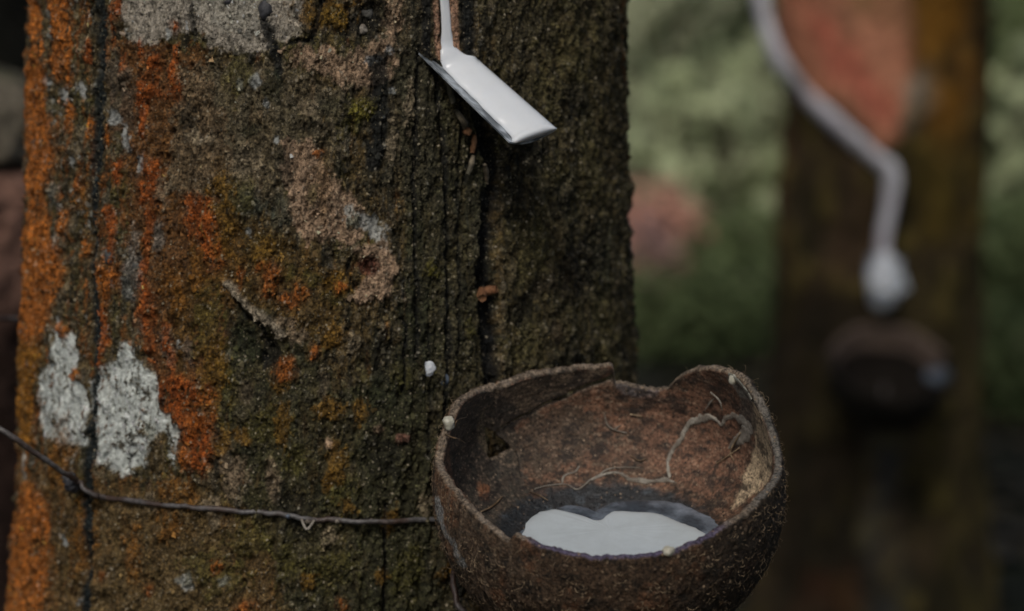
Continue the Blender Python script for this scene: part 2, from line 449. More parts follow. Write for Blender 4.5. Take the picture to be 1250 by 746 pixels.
E(395, 470, 8, 24, (0.10, 0.075, 0.05), 0.6); E(300, 478, 10, 14, (0.10, 0.075, 0.05), 0.6)
E(665, 345, 16, 18, (0.085, 0.065, 0.04), 0.6, 0.4, 1.0); E(680, 405, 8, 16, (0.10, 0.07, 0.04), 0.6, 0.3, 1.0); E(640, 130, 30, 60, (0.07, 0.058, 0.032), 0.5, 0, 1.2)
E(640, 40, 45, 50, (0.075, 0.062, 0.035), 0.55, 0, 1.2); E(735, 330, 10, 60, (0.06, 0.055, 0.025), 0.6, 0.3, 1.0)
# white lichen
PG([(62, 390), (70, 388), (75, 410), (88, 412), (92, 440), (88, 460), (98, 472), (101, 500), (102, 545), (90, 548), (75, 545), (50, 535), (42, 500), (42, 465), (50, 448), (60, 445), (60, 420)], WHITE, 1.0, 0.3, 0.28)
PG([(104, 462), (122, 445), (138, 438), (142, 420), (153, 417), (162, 434), (178, 447), (190, 460), (197, 485), (203, 504), (196, 520), (184, 545), (172, 570), (152, 584), (126, 572), (112, 566), (102, 520)], WHITE, 1.0, 0.3, 0.28)
PG([(190, 500), (210, 508), (222, 525), (219, 555), (213, 573), (206, 560), (207, 538), (190, 524)], WHITE, 0.95, 0.3, 0.6)
E(182, 525, 10, 16, OLIVE, 0.6, 0, 1.5)
for q in ((312, 99, 9, 12), (293, 102, 5, 8), (323, 129, 5, 9), (75, 660, 4, 9), (94, 735, 4, 6), (137, 145, 9, 10), (96, 110, 6, 14), (52, 102, 6, 8), (150, 170, 5, 14), (86, 195, 4, 8),
          (228, 712, 14, 10), (272, 712, 8, 6), (477, 112, 6, 7), (336, 170, 4, 6), (252, 293, 5, 3), (303, 281, 5, 5), (278, 437, 4, 5), (219, 422, 4, 6), (465, 147, 3, 3), (75, 118, 5, 8),
          (152, 178, 8, 12), (170, 205, 7, 14), (205, 45, 5, 7), (162, 430, 4, 4)):
    E(*q, (0.38, 0.39, 0.37), 0.95, 0.3, 0.9)
PG([(418, 250), (440, 258), (457, 265), (474, 288), (466, 299), (443, 284), (420, 268)], (0.40, 0.40, 0.37), 0.95, 0.4, 0.8)
E(455, 73, 12, 7, (0.22, 0.24, 0.25), 0.8); E(476, 64, 8, 8, (0.30, 0.30, 0.29), 0.9); E(417, 22, 10, 6, OLIVE, 0.6)
E(160, 325, 14, 40, GREY, 0.75, 0.2, 0.9); E(163, 290, 9, 20, PALE, 0.5, 0.2, 0.9); E(150, 350, 10, 15, GREY, 0.7, 0.2); E(192, 285, 8, 22, GREY, 0.6); E(204, 420, 12, 26, (0.14, 0.12, 0.10), 0.7)
E(232, 430, 8, 20, (0.15, 0.12, 0.10), 0.6); E(300, 250, 26, 24, (0.05, 0.065, 0.05), 0.6)
E(340, 260, 16, 30, (0.05, 0.06, 0.045), 0.6)
PG([(47, -30), (57, -30), (60, 20), (66, 45), (58, 55), (50, 30)], (0.22, 0.22, 0.19), 0.9, -0.3, 0.5)
E(55, 190, 5, 40, GREY, 0.6); E(38, 180, 2.5, 35, GREY, 0.7); E(62, 240, 8, 20, GREY, 0.5); E(66, 300, 4, 16, GREY, 0.6)
# dark stains
LN([(462, 75), (464, 120), (462, 170), (455, 200)], 13, (0.012, 0.014, 0.014), 0.9, 0.2, 0.7)
LN([(322, 20), (330, 50), (338, 75), (340, 90)], 7, (0.014, 0.016, 0.016), 0.9, 0, 0.8)
LN([(230, 5), (232, 30), (235, 45)], 4, (0.02, 0.02, 0.018), 0.8, -0.6, 0.6)
E(430, 28, 44, 26, DARK, 0.85, -2.0, 0.7); E(395, 5, 14, 10, DARK, 0.8, -1.5); E(455, 12, 18, 18, DARK, 0.7, -1.0)
E(645, 170, 30, 26, (0.014, 0.013, 0.009), 0.8, 0, 1.0); E(700, 330, 20, 40, (0.02, 0.014, 0.008), 0.7, -0.3, 1.0); E(385, 155, 22, 8, DARK, 0.6); E(400, 130, 20, 18, DGREEN, 0.5)
E(332, 105, 14, 26, DGREEN, 0.6); E(305, 160, 12, 8, DGREEN, 0.6)
E(300, 420, 22, 30, DGREEN, 0.8, -0.8); E(330, 430, 12, 24, DARK, 0.8, -1.6); E(322, 440, 4, 14, BLACK, 0.8, -1.5)
E(500, 400, 30, 60, DGREEN, 0.5); E(470, 480, 40, 30, DGREEN, 0.5); E(560, 600, 20, 60, DARK, 0.7); E(575, 700, 26, 50, BLACK, 0.8, -1.0)
E(395, 215, 10, 60, OOL, 0.3)
# olive and green moss
for q in ((280, 240, 30, 40), (320, 300, 18, 20), (350, 330, 14, 12), (440, 130, 26, 14), (430, 150, 14, 10), (380, 340, 14, 10), (410, 355, 18, 22), (255, 400, 20, 60), (270, 470, 18, 60),
          (590, 620, 12, 20), (525, 330, 12, 14), (575, 400, 9, 14), (420, 600, 22, 40), (360, 560, 14, 26), (400, 700, 40, 30), (500, 700, 24, 34), (330, 520, 30, 24), (290, 90, 20, 30), (260, 700, 40, 30),
          (150, 230, 14, 18), (95, 600, 14, 30), (300, 660, 30, 30), (350, 690, 22, 30), (490, 460, 16, 24), (380, 240, 10, 18), (430, 268, 8, 12)):
    E(*q, (0.095, 0.084, 0.020), 0.6, 0.5, 1.1)
for q in ((440, 135, 16, 12), (525, 332, 9, 12), (402, 22, 26, 14)):
    E(*q, (0.15, 0.13, 0.022), 0.8, 0.8, 0.9)
for q in ((395, 20, 28, 16), (320, 310, 14, 20), (270, 222, 13, 20), (272, 275, 18, 32), (410, 345, 14, 14), (260, 460, 14, 46), (410, 565, 9, 26), (295, 534, 8, 9), (345, 515, 8, 26),
          (270, 540, 12, 14), (480, 635, 8, 12), (466, 706, 8, 10), (376, 712, 10, 10), (405, 500, 18, 10), (205, 345, 9, 16), (240, 330, 10, 20), (218, 355, 7, 20), (425, 620, 9, 12), (400, 588, 7, 12),
          (205, 640, 16, 16), (160, 680, 10, 26), (100, 650, 10, 40), (215, 600, 18, 14), (545, 705, 8, 10), (70, 560, 12, 30), (100, 240, 8, 16), (410, 410, 14, 12), (440, 505, 10, 14), (340, 470, 12, 8)):
    E(q[0], q[1], q[2] * 1.35, q[3] * 1.3, OOL if q[0] > 250 else (0.24, 0.10, 0.017), 0.75, 0.8, 1.1)
# orange lichen
PG([(58, -30), (80, -30), (82, 50), (76, 92), (66, 100), (56, 78), (62, 50)], ORANGE, 1, 0.9, 0.5)
PG([(34, -30), (40, -30), (44, 60), (52, 130), (62, 160), (66, 190), (60, 218), (50, 235), (52, 262), (30, 262), (28, 120), (34, 60)], ORANGE, 1, 0.9, 0.75)
LN([(47, 25), (50, 60), (46, 90)], 4, ORANGE, 0.95, 0.6, 0.6); LN([(81, 35), (83, 60), (80, 82)], 4, ORANGE, 0.9, 0.6, 0.7)
PG([(30, 262), (56, 258), (58, 290), (72, 308), (76, 335), (66, 352), (58, 372), (56, 395), (44, 425), (24, 430), (22, 350)], ORANGE, 1, 0.9, 0.7)
PG([(20, 420), (46, 415), (48, 440), (38, 470), (36, 500), (40, 540), (22, 545), (18, 470)], YOR, 1, 0.7, 0.7)
LN([(30, 545), (34, 590), (30, 640)], 9, (0.26, 0.10, 0.02), 0.9, 0.5, 1.0)
PG([(22, 585), (42, 590), (58, 625), (60, 700), (50, 760), (4, 760), (10, 680)], ORANGE, 0.95, 0.7, 0.8)
LN([(106, 50), (103, 66), (104, 75)], 5, ORED, 0.9, 0.5, 0.7)
for q in ((107, 157, 5, 15), (80, 132, 5, 10), (78, 95, 4, 10), (144, 12, 6, 12), (136, 30, 5, 20), (78, 150, 5, 14), (95, 225, 6, 16), (128, 168, 7, 10), (143, 212, 5, 18), (75, 270, 5, 18), (100, 300, 8, 14),
          (72, 405, 6, 11), (90, 456, 4, 8), (122, 415, 8, 12), (205, 420, 8, 10), (188, 76, 7, 14), (150, 75, 5, 12), (172, 60, 4, 14), (210, 34, 5, 8)):
    E(*q, ORANGE if q[0] < 130 else ORED, 0.95, 0.7, 0.8)
PG([(117, 324), (136, 318), (146, 328), (142, 350), (133, 364), (127, 382), (120, 376), (116, 345)], ORANGE, 1, 1.2, 0.5)
LN([(132, 255), (134, 285), (132, 310)], 9, ORED, 0.85, 0.5, 1.0); LN([(120, 385), (124, 420), (118, 440)], 7, ORED, 0.8, 0.5, 1.0)
PG([(169, 342), (178, 340), (191, 358), (187, 380), (184, 400), (193, 425), (191, 452), (183, 448), (178, 420), (166, 405), (164, 385), (170, 365)], ORED, 1, 1.0, 0.6)
PG([(172, 90), (185, 88), (190, 105), (200, 110), (212, 92), (222, 105), (215, 128), (200, 122), (188, 118), (180, 128), (172, 110)], ORED, 0.95, 0.8, 0.8)
LN([(213, 62), (210, 78), (206, 92)], 5, ORED, 0.9, 0.6, 0.8)
LN([(172, 105), (176, 135), (172, 165)], 5, ORED, 0.85, 0.5, 0.9)
PG([(176, 195), (190, 192), (198, 215), (190, 250), (172, 248), (170, 222)], ORED, 0.95, 0.8, 0.8)
PG([(225, 245), (258, 240), (264, 285), (272, 325), (258, 332), (245, 305), (232, 290)], ORED, 0.95, 0.9, 0.9)
LN([(183, 260), (178, 300), (175, 330)], 6, ORED, 0.75, 0.5, 1.0)
LN([(200, 395), (207, 430), (212, 465)], 6, ORED, 0.6, 0.4, 1.0)
PG([(194, 462), (214, 452), (240, 462), (250, 496), (262, 500), (262, 555), (246, 580), (226, 570), (215, 545), (222, 522), (208, 506), (194, 490)], ORED, 1, 1.1, 0.7)
PG([(225, 490), (262, 496), (258, 520), (238, 530), (228, 515)], ORANGE, 0.5, 0.3, 0.9); E(226, 555, 9, 14, ORANGE, 0.8, 0.5)
for q in ((316, 326, 9, 9), (328, 345, 10, 18), (352, 368, 15, 10), (366, 356, 10, 11), (292, 340, 6, 12), (345, 455, 14, 12), (383, 432, 7, 9), (350, 442, 10, 8), (302, 740, 14, 8), (390, 188, 7, 7), (120, 705, 5, 6),
          (178, 720, 5, 8), (262, 300, 8, 20), (335, 330, 10, 10), (258, 482, 8, 14), (415, 352, 8, 8), (420, 740, 8, 8), (265, 690, 8, 8)):
    E(*q, (0.32, 0.10, 0.02), 0.9, 0.9, 0.9)
# right edge
LN([(760, 0), (757, 60), (763, 110), (765, 150), (766, 210), (768, 235)], 4, (0.14, 0.06, 0.015), 0.85, 0.5, 0.9)
LN([(752, 0), (750, 40), (757, 80)], 3, BLACK, 0.8, -1.0, 0.6)
LN([(771, 275), (772, 320), (773, 385)], 3.5, (0.26, 0.29, 0.29), 0.95, 0.8, 0.6)
LN([(760, 265), (758, 330), (762, 420), (764, 460)], 2.5, BLACK, 0.8, -1.2, 0.6)
LN([(748, 260), (742, 300), (740, 350)], 3, (0.10, 0.10, 0.06), 0.6, 0.3, 0.9)
LN([(774, 395), (775, 450)], 3, (0.18, 0.11, 0.02), 0.8, 0.3, 0.6)
for q in ((700, 60, 30, 40), (655, 300, 22, 40), (720, 200, 18, 50), (640, 420, 24, 26), (735, 400, 14, 50), (660, 110, 20, 30)):
    E(*q, (0.125, 0.105, 0.042), 0.6, 0.2, 1.5)
for q in ((630, 240, 26, 40), (690, 250, 18, 22), (720, 310, 22, 50), (640, 380, 18, 20), (700, 440, 26, 20), (700, 130, 16, 30), (650, 190, 34, 22), (470, 430, 30, 24), (360, 620, 26, 30), (470, 560, 26, 30), (230, 150, 12, 24), (345, 210, 12, 26)):
    E(*q, (0.016, 0.015, 0.010), 0.7, -0.5, 1.4)
for q in ((200, 230, 12, 20), (300, 200, 26, 16), (250, 170, 20, 12), (375, 130, 14, 12), (480, 180, 8, 30), (500, 130, 6, 30), (430, 420, 10, 14), (260, 620, 12, 20), (180, 610, 12, 16), (520, 620, 8, 14), (400, 660, 10, 14)):
    E(*q, (0.27, 0.215, 0.14), 0.7, 0.4, 1.5)
# cracks and grooves
LN([(590, 95), (588, 120), (594, 165), (604, 205), (600, 250), (597, 300), (594, 335), (597, 370), (602, 415), (604, 470)], 12, BLACK, 0.95, -5.5, 0.6)
LN([(586, 180), (575, 200), (570, 225)], 4, BLACK, 0.7, -1.5, 0.6)
LN([(533, 76), (538, 140), (545, 200), (546, 300), (549, 420), (546, 520)], 4, BLACK, 0.8, -2.2, 0.5)
LN([(512, 62), (508, 150), (506, 260), (512, 400), (510, 440)], 3, BLACK, 0.75, -1.8, 0.5)
LN([(562, 90), (566, 150), (560, 230), (563, 330), (560, 450)], 3, BLACK, 0.6, -1.5, 0.6)
LN([(490, 390), (496, 400), (494, 480)], 2.2, BLACK, 0.9, -2.2, 0.3)
LN([(474, 620), (472, 690), (470, 760)], 2.5, BLACK, 0.8, -1.5, 0.5)
LN([(524, 400), (528, 500), (524, 560)], 2.5, BLACK, 0.6, -1.0, 0.5)
LN([(122, -30), (121, 60), (118, 150), (114, 230), (112, 330), (113, 430), (108, 500), (106, 580), (104, 640), (103, 700), (98, 770)], 7.5, (0.016, 0.021, 0.022), 1.0, -1.6, 0.25)
LN([(380, 48), (365, 52), (352, 55)], 2.5, BLACK, 0.8, -1.5, 0.4)
LN([(392, 0), (388, 25), (382, 45)], 4, BLACK, 0.8, -2.0, 0.5)
LN([(430, 318), (425, 335), (432, 352)], 2.5, BLACK, 0.7, -1.5, 0.5)
LN([(122, -40), (121, 60), (118, 140), (115, 200)], 11, (0.020, 0.025, 0.024), 0.85, -0.6, 0.6)
# strips beside the tapping channel
LN([(522, -40), (523, 20), (523, 64)], 7, (0.012, 0.013, 0.013), 0.9, -0.3, 0.4)
LN([(572, -40), (573, 20), (575, 66)], 11, (0.016, 0.018, 0.018), 0.9, -0.3, 0.4)

def trunk_fields(U, Z):
    """colour, roughness and displacement (m) of the front tree's bark at surface coordinates given in px units"""
    X = U; Y = Z
    w1 = fbm(X / 16, Y / 26, 0, 4, 1); w2 = fbm(X / 16, Y / 26, 0, 4, 2)
    f1 = fbm(X / 5, Y / 7, 0, 3, 3); f2 = fbm(X / 5, Y / 7, 0, 3, 4)
    Xw = X + 4.0 * w1 + 2.2 * f1; Yw = Y + 6.0 * w2 + 3.0 * f2
    ragged = fbm(X / 9, Y / 15, 0, 4, 5); ragged2 = fbm(X / 3.2, Y / 4.2, 0, 2, 6)
    col = np.zeros(X.shape + (3,)); 
    streak = fbm(X / 8, Y / 60, 0, 4, 7); blot = fbm(X / 30, Y / 45, 0, 4, 8); blot2 = fbm(X / 14, Y / 20, 0, 4, 9)
    grain = fbm(X / 4.5, Y / 5.5, 0, 3, 10); stk = fbm(X / 3.4, Y / 17, 0, 4, 14)
    BR = np.array((0.128, 0.088, 0.036)); DK = np.array((0.026, 0.024, 0.013)); TN = np.array((0.19, 0.15, 0.095)); OL = np.array((0.085, 0.074, 0.022))
    col[:] = BR
    def mix(c, m): 
        nonlocal col
        m = m[..., None]; col = col * (1 - m) + np.array(c) * m
    mix(OL, sst(-0.1, 0.5, blot) * 0.8)
    mix(DK, sst(-0.05, 0.4, streak + 0.4 * grain) * 0.8)
    mix(TN, sst(0.15, 0.6, blot2 + 0.5 * grain) * 0.7)
    mix((0.035, 0.034, 0.022), sst(0.1, 0.45, stk) * 0.55); mix((0.20, 0.175, 0.125), sst(0.2, 0.5, -stk + 0.2 * blot) * 0.35)
    rid = 1 - np.abs(fbm(X / 22, Y / 40, 0, 4, 15)) * 2.2; rid2 = 1 - np.abs(fbm(X / 9, Y / 15, 0, 4, 16)) * 2.2
    h = 1.6 * blot2 + 1.2 * streak - 1.2 * sst(0.1, 0.5, stk) + 1.5 * rid + 0.5 * rid2
    mix((0.010, 0.010, 0.007), sst(0.28, 0.6, fbm(X / 11, Y / 19, 0, 4, 17)) * 0.75); mix((0.24, 0.195, 0.125), sst(0.30, 0.65, fbm(X / 10, Y / 13, 0, 4, 18)) * 0.7)
    # vertical orange streaks thinning out to the right
    ul = uz(60, 300)[0]; ur = uz(330, 300)[0]
    dens = 1 - sst(ul, ur, X)
    os = fbm(X / 7, Y / 36, 0, 5, 12) + 0.35 * ragged + 0.3 * stk
    m = sst(0.22 - 0.20 * dens, 0.60 - 0.15 * dens, os) * (0.40 + 0.55 * dens) * (X < uz(520, 300)[0])
    mix((0.25, 0.085, 0.017), m * 0.85); h = h + 0.7 * m
    soft = {'l': 0.35}
    smooth_h = np.zeros(X.shape)
    wf = fbm(X / 3.2, Y / 7, 0, 3, 22) + 0.5 * fbm(X / 30, Y / 50, 0, 3, 23)
    mix((0.42, 0.42, 0.38), sst(0.62, 0.80, wf) * (0.25 + 0.75 * dens) * 0.9)
    for kind, dat, c, s, hh, nz in PATCH:
        if kind == 'e':
            x, y, rx, ry = dat
            cu, cz = uz(x, y); u0 = uz(x - rx, y)[0]; u1 = uz(x + rx, y)[0]; z0 = uz(x, y - ry)[1]; z1 = uz(x, y + ry)[1]
            ru = abs(u1 - u0) / 2; rz = abs(z1 - z0) / 2; cu = (u0 + u1) / 2
            ru = min(ru, 3 * rx + 4)
            bb = (np.abs(X - cu) < ru * 1.6 + 10) & (np.abs(Y - cz) < rz * 1.6 + 14)
            ix = np.nonzero(bb)
            if not len(ix[0]): continue
            d = 1 - np.hypot((Xw[ix] - cu) / ru, (Yw[ix] - cz) / rz)
            m = sst(-0.1, 0.42, d + nz * (0.6 * ragged[ix] + 0.4 * ragged2[ix]))
            hm = sst(-0.2, 0.9, d)
        elif kind == 'p':
            P = [uz(*q) for q in dat]
            us = [q[0] for q in P]; zs = [q[1] for q in P]
            bb = (X > min(us) - 14) & (X < max(us) + 14) & (Y > min(zs) - 18) & (Y < max(zs) + 18)
            ix = np.nonzero(bb)
            if not len(ix[0]): continue
            d = poly_sd(Xw[ix], Yw[ix], P)
            so_ = 2.6 if (c[0] > 0.2 and c[0] > 2 * c[1]) else 1.0
            m = sst(-2.0 * so_, 4.0 * so_, d + nz * (12 * ragged[ix] + 8 * ragged2[ix]))
            if c[0] > 0.6: m = m * (1 - 0.85 * sst(0.20, 0.42, 0.7 * stk[ix] + 0.5 * ragged2[ix] + 0.25 * w2[ix]))
            hm = sst(-3, 9, d)
        else:
            pts, wd = dat
            P = [uz(*q) for q in pts]
            us = [q[0] for q in P]; zs = [q[1] for q in P]
            bb = (X > min(us) - 3 * wd - 8) & (X < max(us) + 3 * wd + 8) & (Y > min(zs) - 3 * wd) & (Y < max(zs) + 3 * wd)
            ix = np.nonzero(bb)
            if not len(ix[0]): continue
            q = 0.35 + 0.65 * min(nz, 1)
            d, _ = seg_dist(X[ix] + (Xw[ix] - X[ix]) * q, Y[ix] + (Yw[ix] - Y[ix]) * q, P)
            m = sst(-0.25, 0.45, 1 - d / wd + nz * (0.35 * ragged[ix] + 0.3 * ragged2[ix]))
            hm = sst(-0.3, 0.8, 1 - d / wd)
        cc = np.array(c)
        if c[0] > 0.2 and c[0] > 2 * c[1] and kind != 'l':
            hz = sst(-0.75, 0.35, d + 0.5 * stk[ix]) * 0.45 if kind == 'e' else sst(-10, 5, d + 7 * stk[ix]) * 0.45
            hz = (hz * (1 - m))[..., None]; col[ix] = col[ix] * (1 - hz) + cc * np.array((0.45, 0.55, 0.8)) * hz
            m = m * (1 - 0.9 * sst(0.10, 0.42, stk[ix] * 0.9 + 0.45 * grain[ix]))
        mm_ = (m * s)[..., None]
        var = 1 + 0.28 * (ragged[ix] + grain[ix])[..., None]
        col[ix] = col[ix] * (1 - mm_) + cc * np.clip(var, 0.4, 1.7) * mm_
        h[ix] = h[ix] + hh * (0.5 * m + 0.5 * hm)
    # the narrow bare channel the latex runs down, cut into the bark, with raw bark lips
    P = [uz(*q) for q in ((545, -400), (545, -60), (545, 0), (547, 40), (549, 68))]
    d, t = seg_dist(X, Y, P)
    inx = (Y > uz(549, 72)[1])
    chan = sst(8.5, 6.0, d) * inx
    lip = sst(18, 15, d + ragged) * sst(5.5, 7.5, d) * inx
    mix((0.44, 0.26, 0.17), lip * 0.95)
    mix((0.30, 0.22, 0.16), chan)
    h = h * (1 - np.clip(chan + lip, 0, 1)) - 4.5 * chan + 0.6 * lip
    # crusty cells and grit over everything
    d1, d2, idv = worley(X / 4.2, Y / 5.2, 0)
    cell = sst(0.02, 0.30, d2 - d1)
    e1, e2, idw = worley(X / 9.5, Y / 12.5, 3)
    cell2 = sst(0.0, 0.22, e2 - e1)
    keep = 1 - chan
    wq = 1 - 0.75 * sst(0.22, 0.4, col.mean(-1))
    col = col * ((0.52 + 0.48 * cell) * (0.80 + 0.20 * cell2) * (0.66 + 0.68 * idv) * (0.82 + 0.36 * idw))[..., None] ** (keep * wq)[..., None]
    h = h + keep * (0.35 * cell + 0.22 * cell2 + 0.28 * idv + 0.40 * grain + 0.20 * idw + 0.30 * ragged2 + 0.5 * stk) * (0.28 + 0.72 * wq)
    h = h * (0.55 + 0.45 * wq)
    # pits
    pit = sst(0.55, 0.9, fbm(X / 7, Y / 16, 0, 3, 21)) * keep
    h = h - 1.6 * pit; col = col * (1 - 0.5 * pit)[..., None]
    # bright grit
    speck = ((idv > 0.955) & (d1 < 0.34)) * keep
    mix((0.34, 0.31, 0.25), speck * 0.55 * sst(-0.6, 0.4, blot2))
    lum = col.mean(-1); grit = 1 - 0.8 * sst(0.22, 0.42, lum)
    rough = np.clip(0.55 + 0.2 * ragged + 2.0 * lum, 0.38, 0.95)
    return np.clip(col, 0.002, 0.85), rough, h * 0.001, grit

def nonuni(a, b, lo, hi, fine, coarse):
    out = list(np.arange(a, lo, coarse)) + list(np.arange(lo, hi, fine)) + list(np.arange(hi, b, coarse))
    return np.array(out)

tree = empty('rubber_tree', (float(aa[0]), YT, 0.0))
tag(tree, 'thick rubber tree trunk in front, crusted with orange and white lichen and green moss', 'tree')
TO = np.array([float(aa[0]), YT, 0.0])
zr = nonuni(-0.1, 3.2, 0.665, 1.012, 0.0005, 0.03)
th = nonuni(-math.pi, math.pi, -1.62, 1.62, 0.0005 / R0, 0.06)
ZR, TH = np.meshgrid(zr, th, indexing='ij')
colr, rgh, disp, grt = trunk_fields(TH * R0 * S, ZR * S)
flare = 0.05 * np.exp(-np.clip(ZR, 0, 9) / 0.12) * (1 + 0.5 * np.sin(TH * 5 + 1))
edge_ = sst(uz(735, 300)[0], uz(768, 300)[0], TH * R0 * S)
big = edge_ * (0.0022 * fbm(TH * R0 * S / 9, ZR * S / 12, 0, 4, 33) + 0.0025 * np.exp(-((ZR * S - uz(760, 240)[1]) / 14) ** 2)) + 0.0022 * fbm(TH * 2.2 + 9, ZR * 9, 0, 3, 31)
RR = Rf(ZR) + disp - 0.0026 + flare + big
V = np.stack([axf(ZR) + RR * np.sin(TH), YT - RR * np.cos(TH), ZR], -1).reshape(-1, 3) - TO
trunk = mesh_np('trunk', V, grid_faces(len(zr), len(th), True), M['bark'], tree, {'Col': colr.reshape(-1, 3), 'Rough': rgh.reshape(-1), 'Grit': grt.reshape(-1)})

def surf_pt(px, py, lift=0.0):
    """point on the displaced bark"""
    th_, z_, _ = trunk_hit(px, py)
    i = int(np.argmin(np.abs(zr - z_))); j = int(np.argmin(np.abs(th - th_)))
    r = RR[i, j] + lift
    return np.array([axf(z_) + r * math.sin(th_), YT - r * math.cos(th_), z_])
def frame_at(px, py):
    th_, z_, _ = trunk_hit(px, py)
    n = np.array([math.sin(th_), -math.cos(th_), 0]); tx = np.array([math.cos(th_), math.sin(th_), 0])
    return n, tx, np.array([0, 0, 1.0])

# knobs and nubs that sit on the bark
for i, (x, y, rx, ry, k) in enumerate(((323, 14, 9, 11, 'knot'), (233, 50, 5, 8, 'nub'), (275, 2, 5, 5, 'knot'), (162, 325, 6, 6, 'nub'), (451, 17, 7, 7, 'nub'), (442, 37, 7, 6, 'latex_dry'), (130, 315, 6, 10, 'nub'), (290, 38, 4, 4, 'nub'))):
    n, tx, up = frame_at(x, y)
    px_ = 0.00034
    R3 = np.stack([tx, n, up], 1)
    ob = blob('bark_knob', surf_pt(x, y, -0.0008) - TO, rx * px_, min(rx, ry) * px_ * 0.8, ry * px_, M[k], tree, i, 0.25, rot=R3)

# loose grit and flakes of bark standing off the surface
nf = 34000
fu = rng.uniform(-1.5, 1.45, nf); fz = rng.uniform(0.675, 1.005, nf)
fi = np.clip(np.searchsorted(zr, fz), 0, len(zr) - 1); fj = np.clip(np.searchsorted(th, fu), 0, len(th) - 1)
ch_ = (np.abs(fu * R0 * S - uz(547, 30)[0]) < 24) & (fz * S > uz(549, 90)[1])
dens_ = fbm(fu * R0 * S / 40, fz * S / 40, 0, 3, 40)
ok = (~ch_) & (rng.random(nf) < 0.55 + 0.5 * dens_)
fu, fz, fi, fj = fu[ok], fz[ok], fi[ok], fj[ok]
nf = len(fu)
r = RR[fi, fj] + 0.0002
C0 = np.stack([axf(fz) + r * np.sin(fu), YT - r * np.cos(fu), fz], -1)
Nn = np.stack([np.sin(fu), -np.cos(fu), 0 * fu], -1); Tt = np.stack([np.cos(fu), np.sin(fu), 0 * fu], -1); Uu = np.zeros_like(Nn); Uu[:, 2] = 1
ang = rng.normal(0, 0.6, nf)[:, None]; tl = rng.uniform(-0.1, 0.9, nf)[:, None]
A_ = Uu * np.cos(ang) + Tt * np.sin(ang); B_ = np.cross(A_, Nn)
A_ = A_ * np.cos(tl) + Nn * np.sin(tl)
ln = rng.gamma(2.0, 0.00032, nf)[:, None] * np.where(rng.random(nf) < 0.05, 1.3, 1.0)[:, None] + 0.0003
ln = np.minimum(ln, 0.0019); wdt = ln * rng.uniform(0.25, 0.7, nf)[:, None]
v = [C0 - A_ * ln * 0.3 - B_ * wdt, C0 - A_ * ln * 0.3 + B_ * wdt, C0 + A_ * ln + B_ * wdt * 0.4, C0 + A_ * ln - B_ * wdt * 0.5, C0 + A_ * ln * 0.3 - Nn * 0.0006 + 0 * A_]
V = np.stack(v, 1).reshape(-1, 3) - TO
b5 = np.arange(nf)[:, None] * 5
F = np.concatenate([b5 + [[0, 1, 2]], b5 + [[0, 2, 3]], b5 + [[0, 3, 4]], b5 + [[1, 4, 2]]])
fc = np.clip(colr[fi, fj] * rng.gamma(4.0, 0.36, nf)[:, None] + 0.004, 0.003, 0.7)
ob = mesh_np('bark_flakes', V, F, M['bark'], tree, {'Col': np.repeat(fc, 5, 0), 'Rough': np.full(nf * 5, 0.6), 'Grit': np.full(nf * 5, 0.3)}, smooth=False); ob['kind'] = 'stuff'
# the fuzz of moss and lichen: short hairs standing off the bark
nf = 46000
fu = rng.uniform(-1.58, 1.55, nf); fz = rng.uniform(0.668, 1.010, nf)
fi = np.clip(np.searchsorted(zr, fz), 0, len(zr) - 1); fj = np.clip(np.searchsorted(th, fu), 0, len(th) - 1)
cl = colr[fi, fj]; mossy = cl[:, 2] < 0.42 * cl[:, 0]
ok = (np.abs(fu * R0 * S - uz(547, 30)[0]) > 24) & (rng.random(nf) < np.where(mossy, 1.0, 0.3))
fu, fz, fi, fj, cl = fu[ok], fz[ok], fi[ok], fj[ok], cl[ok]; nf = len(fu)
r = RR[fi, fj] - 0.0001
C0 = np.stack([axf(fz) + r * np.sin(fu), YT - r * np.cos(fu), fz], -1)
Nn = np.stack([np.sin(fu), -np.cos(fu), 0 * fu], -1); Tt = np.stack([np.cos(fu), np.sin(fu), 0 * fu], -1)
Dn = Nn * rng.uniform(0.3, 1.0, nf)[:, None] + Tt * rng.normal(0, 0.5, nf)[:, None]; Dn[:, 2] += rng.normal(-0.5, 0.5, nf)
Dn /= np.linalg.norm(Dn, axis=1)[:, None]; Sd = np.cross(Dn, Nn + 0.01); Sd /= np.linalg.norm(Sd, axis=1)[:, None]
ln = rng.uniform(0.0006, 0.0019, nf)[:, None]; wd_ = rng.uniform(0.00007, 0.00016, nf)[:, None]
V = np.stack([C0 - Sd * wd_, C0 + Sd * wd_, C0 + Dn * ln * 0.6 + Sd * wd_ * 0.8, C0 + Dn * ln + Nn * ln * 0.1 - Sd * wd_ * 0.3], 1).reshape(-1, 3) - TO
fc = np.clip(cl * rng.uniform(0.7, 1.9, nf)[:, None], 0.003, 0.7)
ob = mesh_np('moss_fuzz', V, np.arange(nf * 4).reshape(-1, 4), M['bark'], tree, {'Col': np.repeat(fc, 4, 0), 'Rough': np.full(nf * 4, 0.6), 'Grit': np.full(nf * 4, 0.1)}, smooth=False); ob['kind'] = 'stuff'

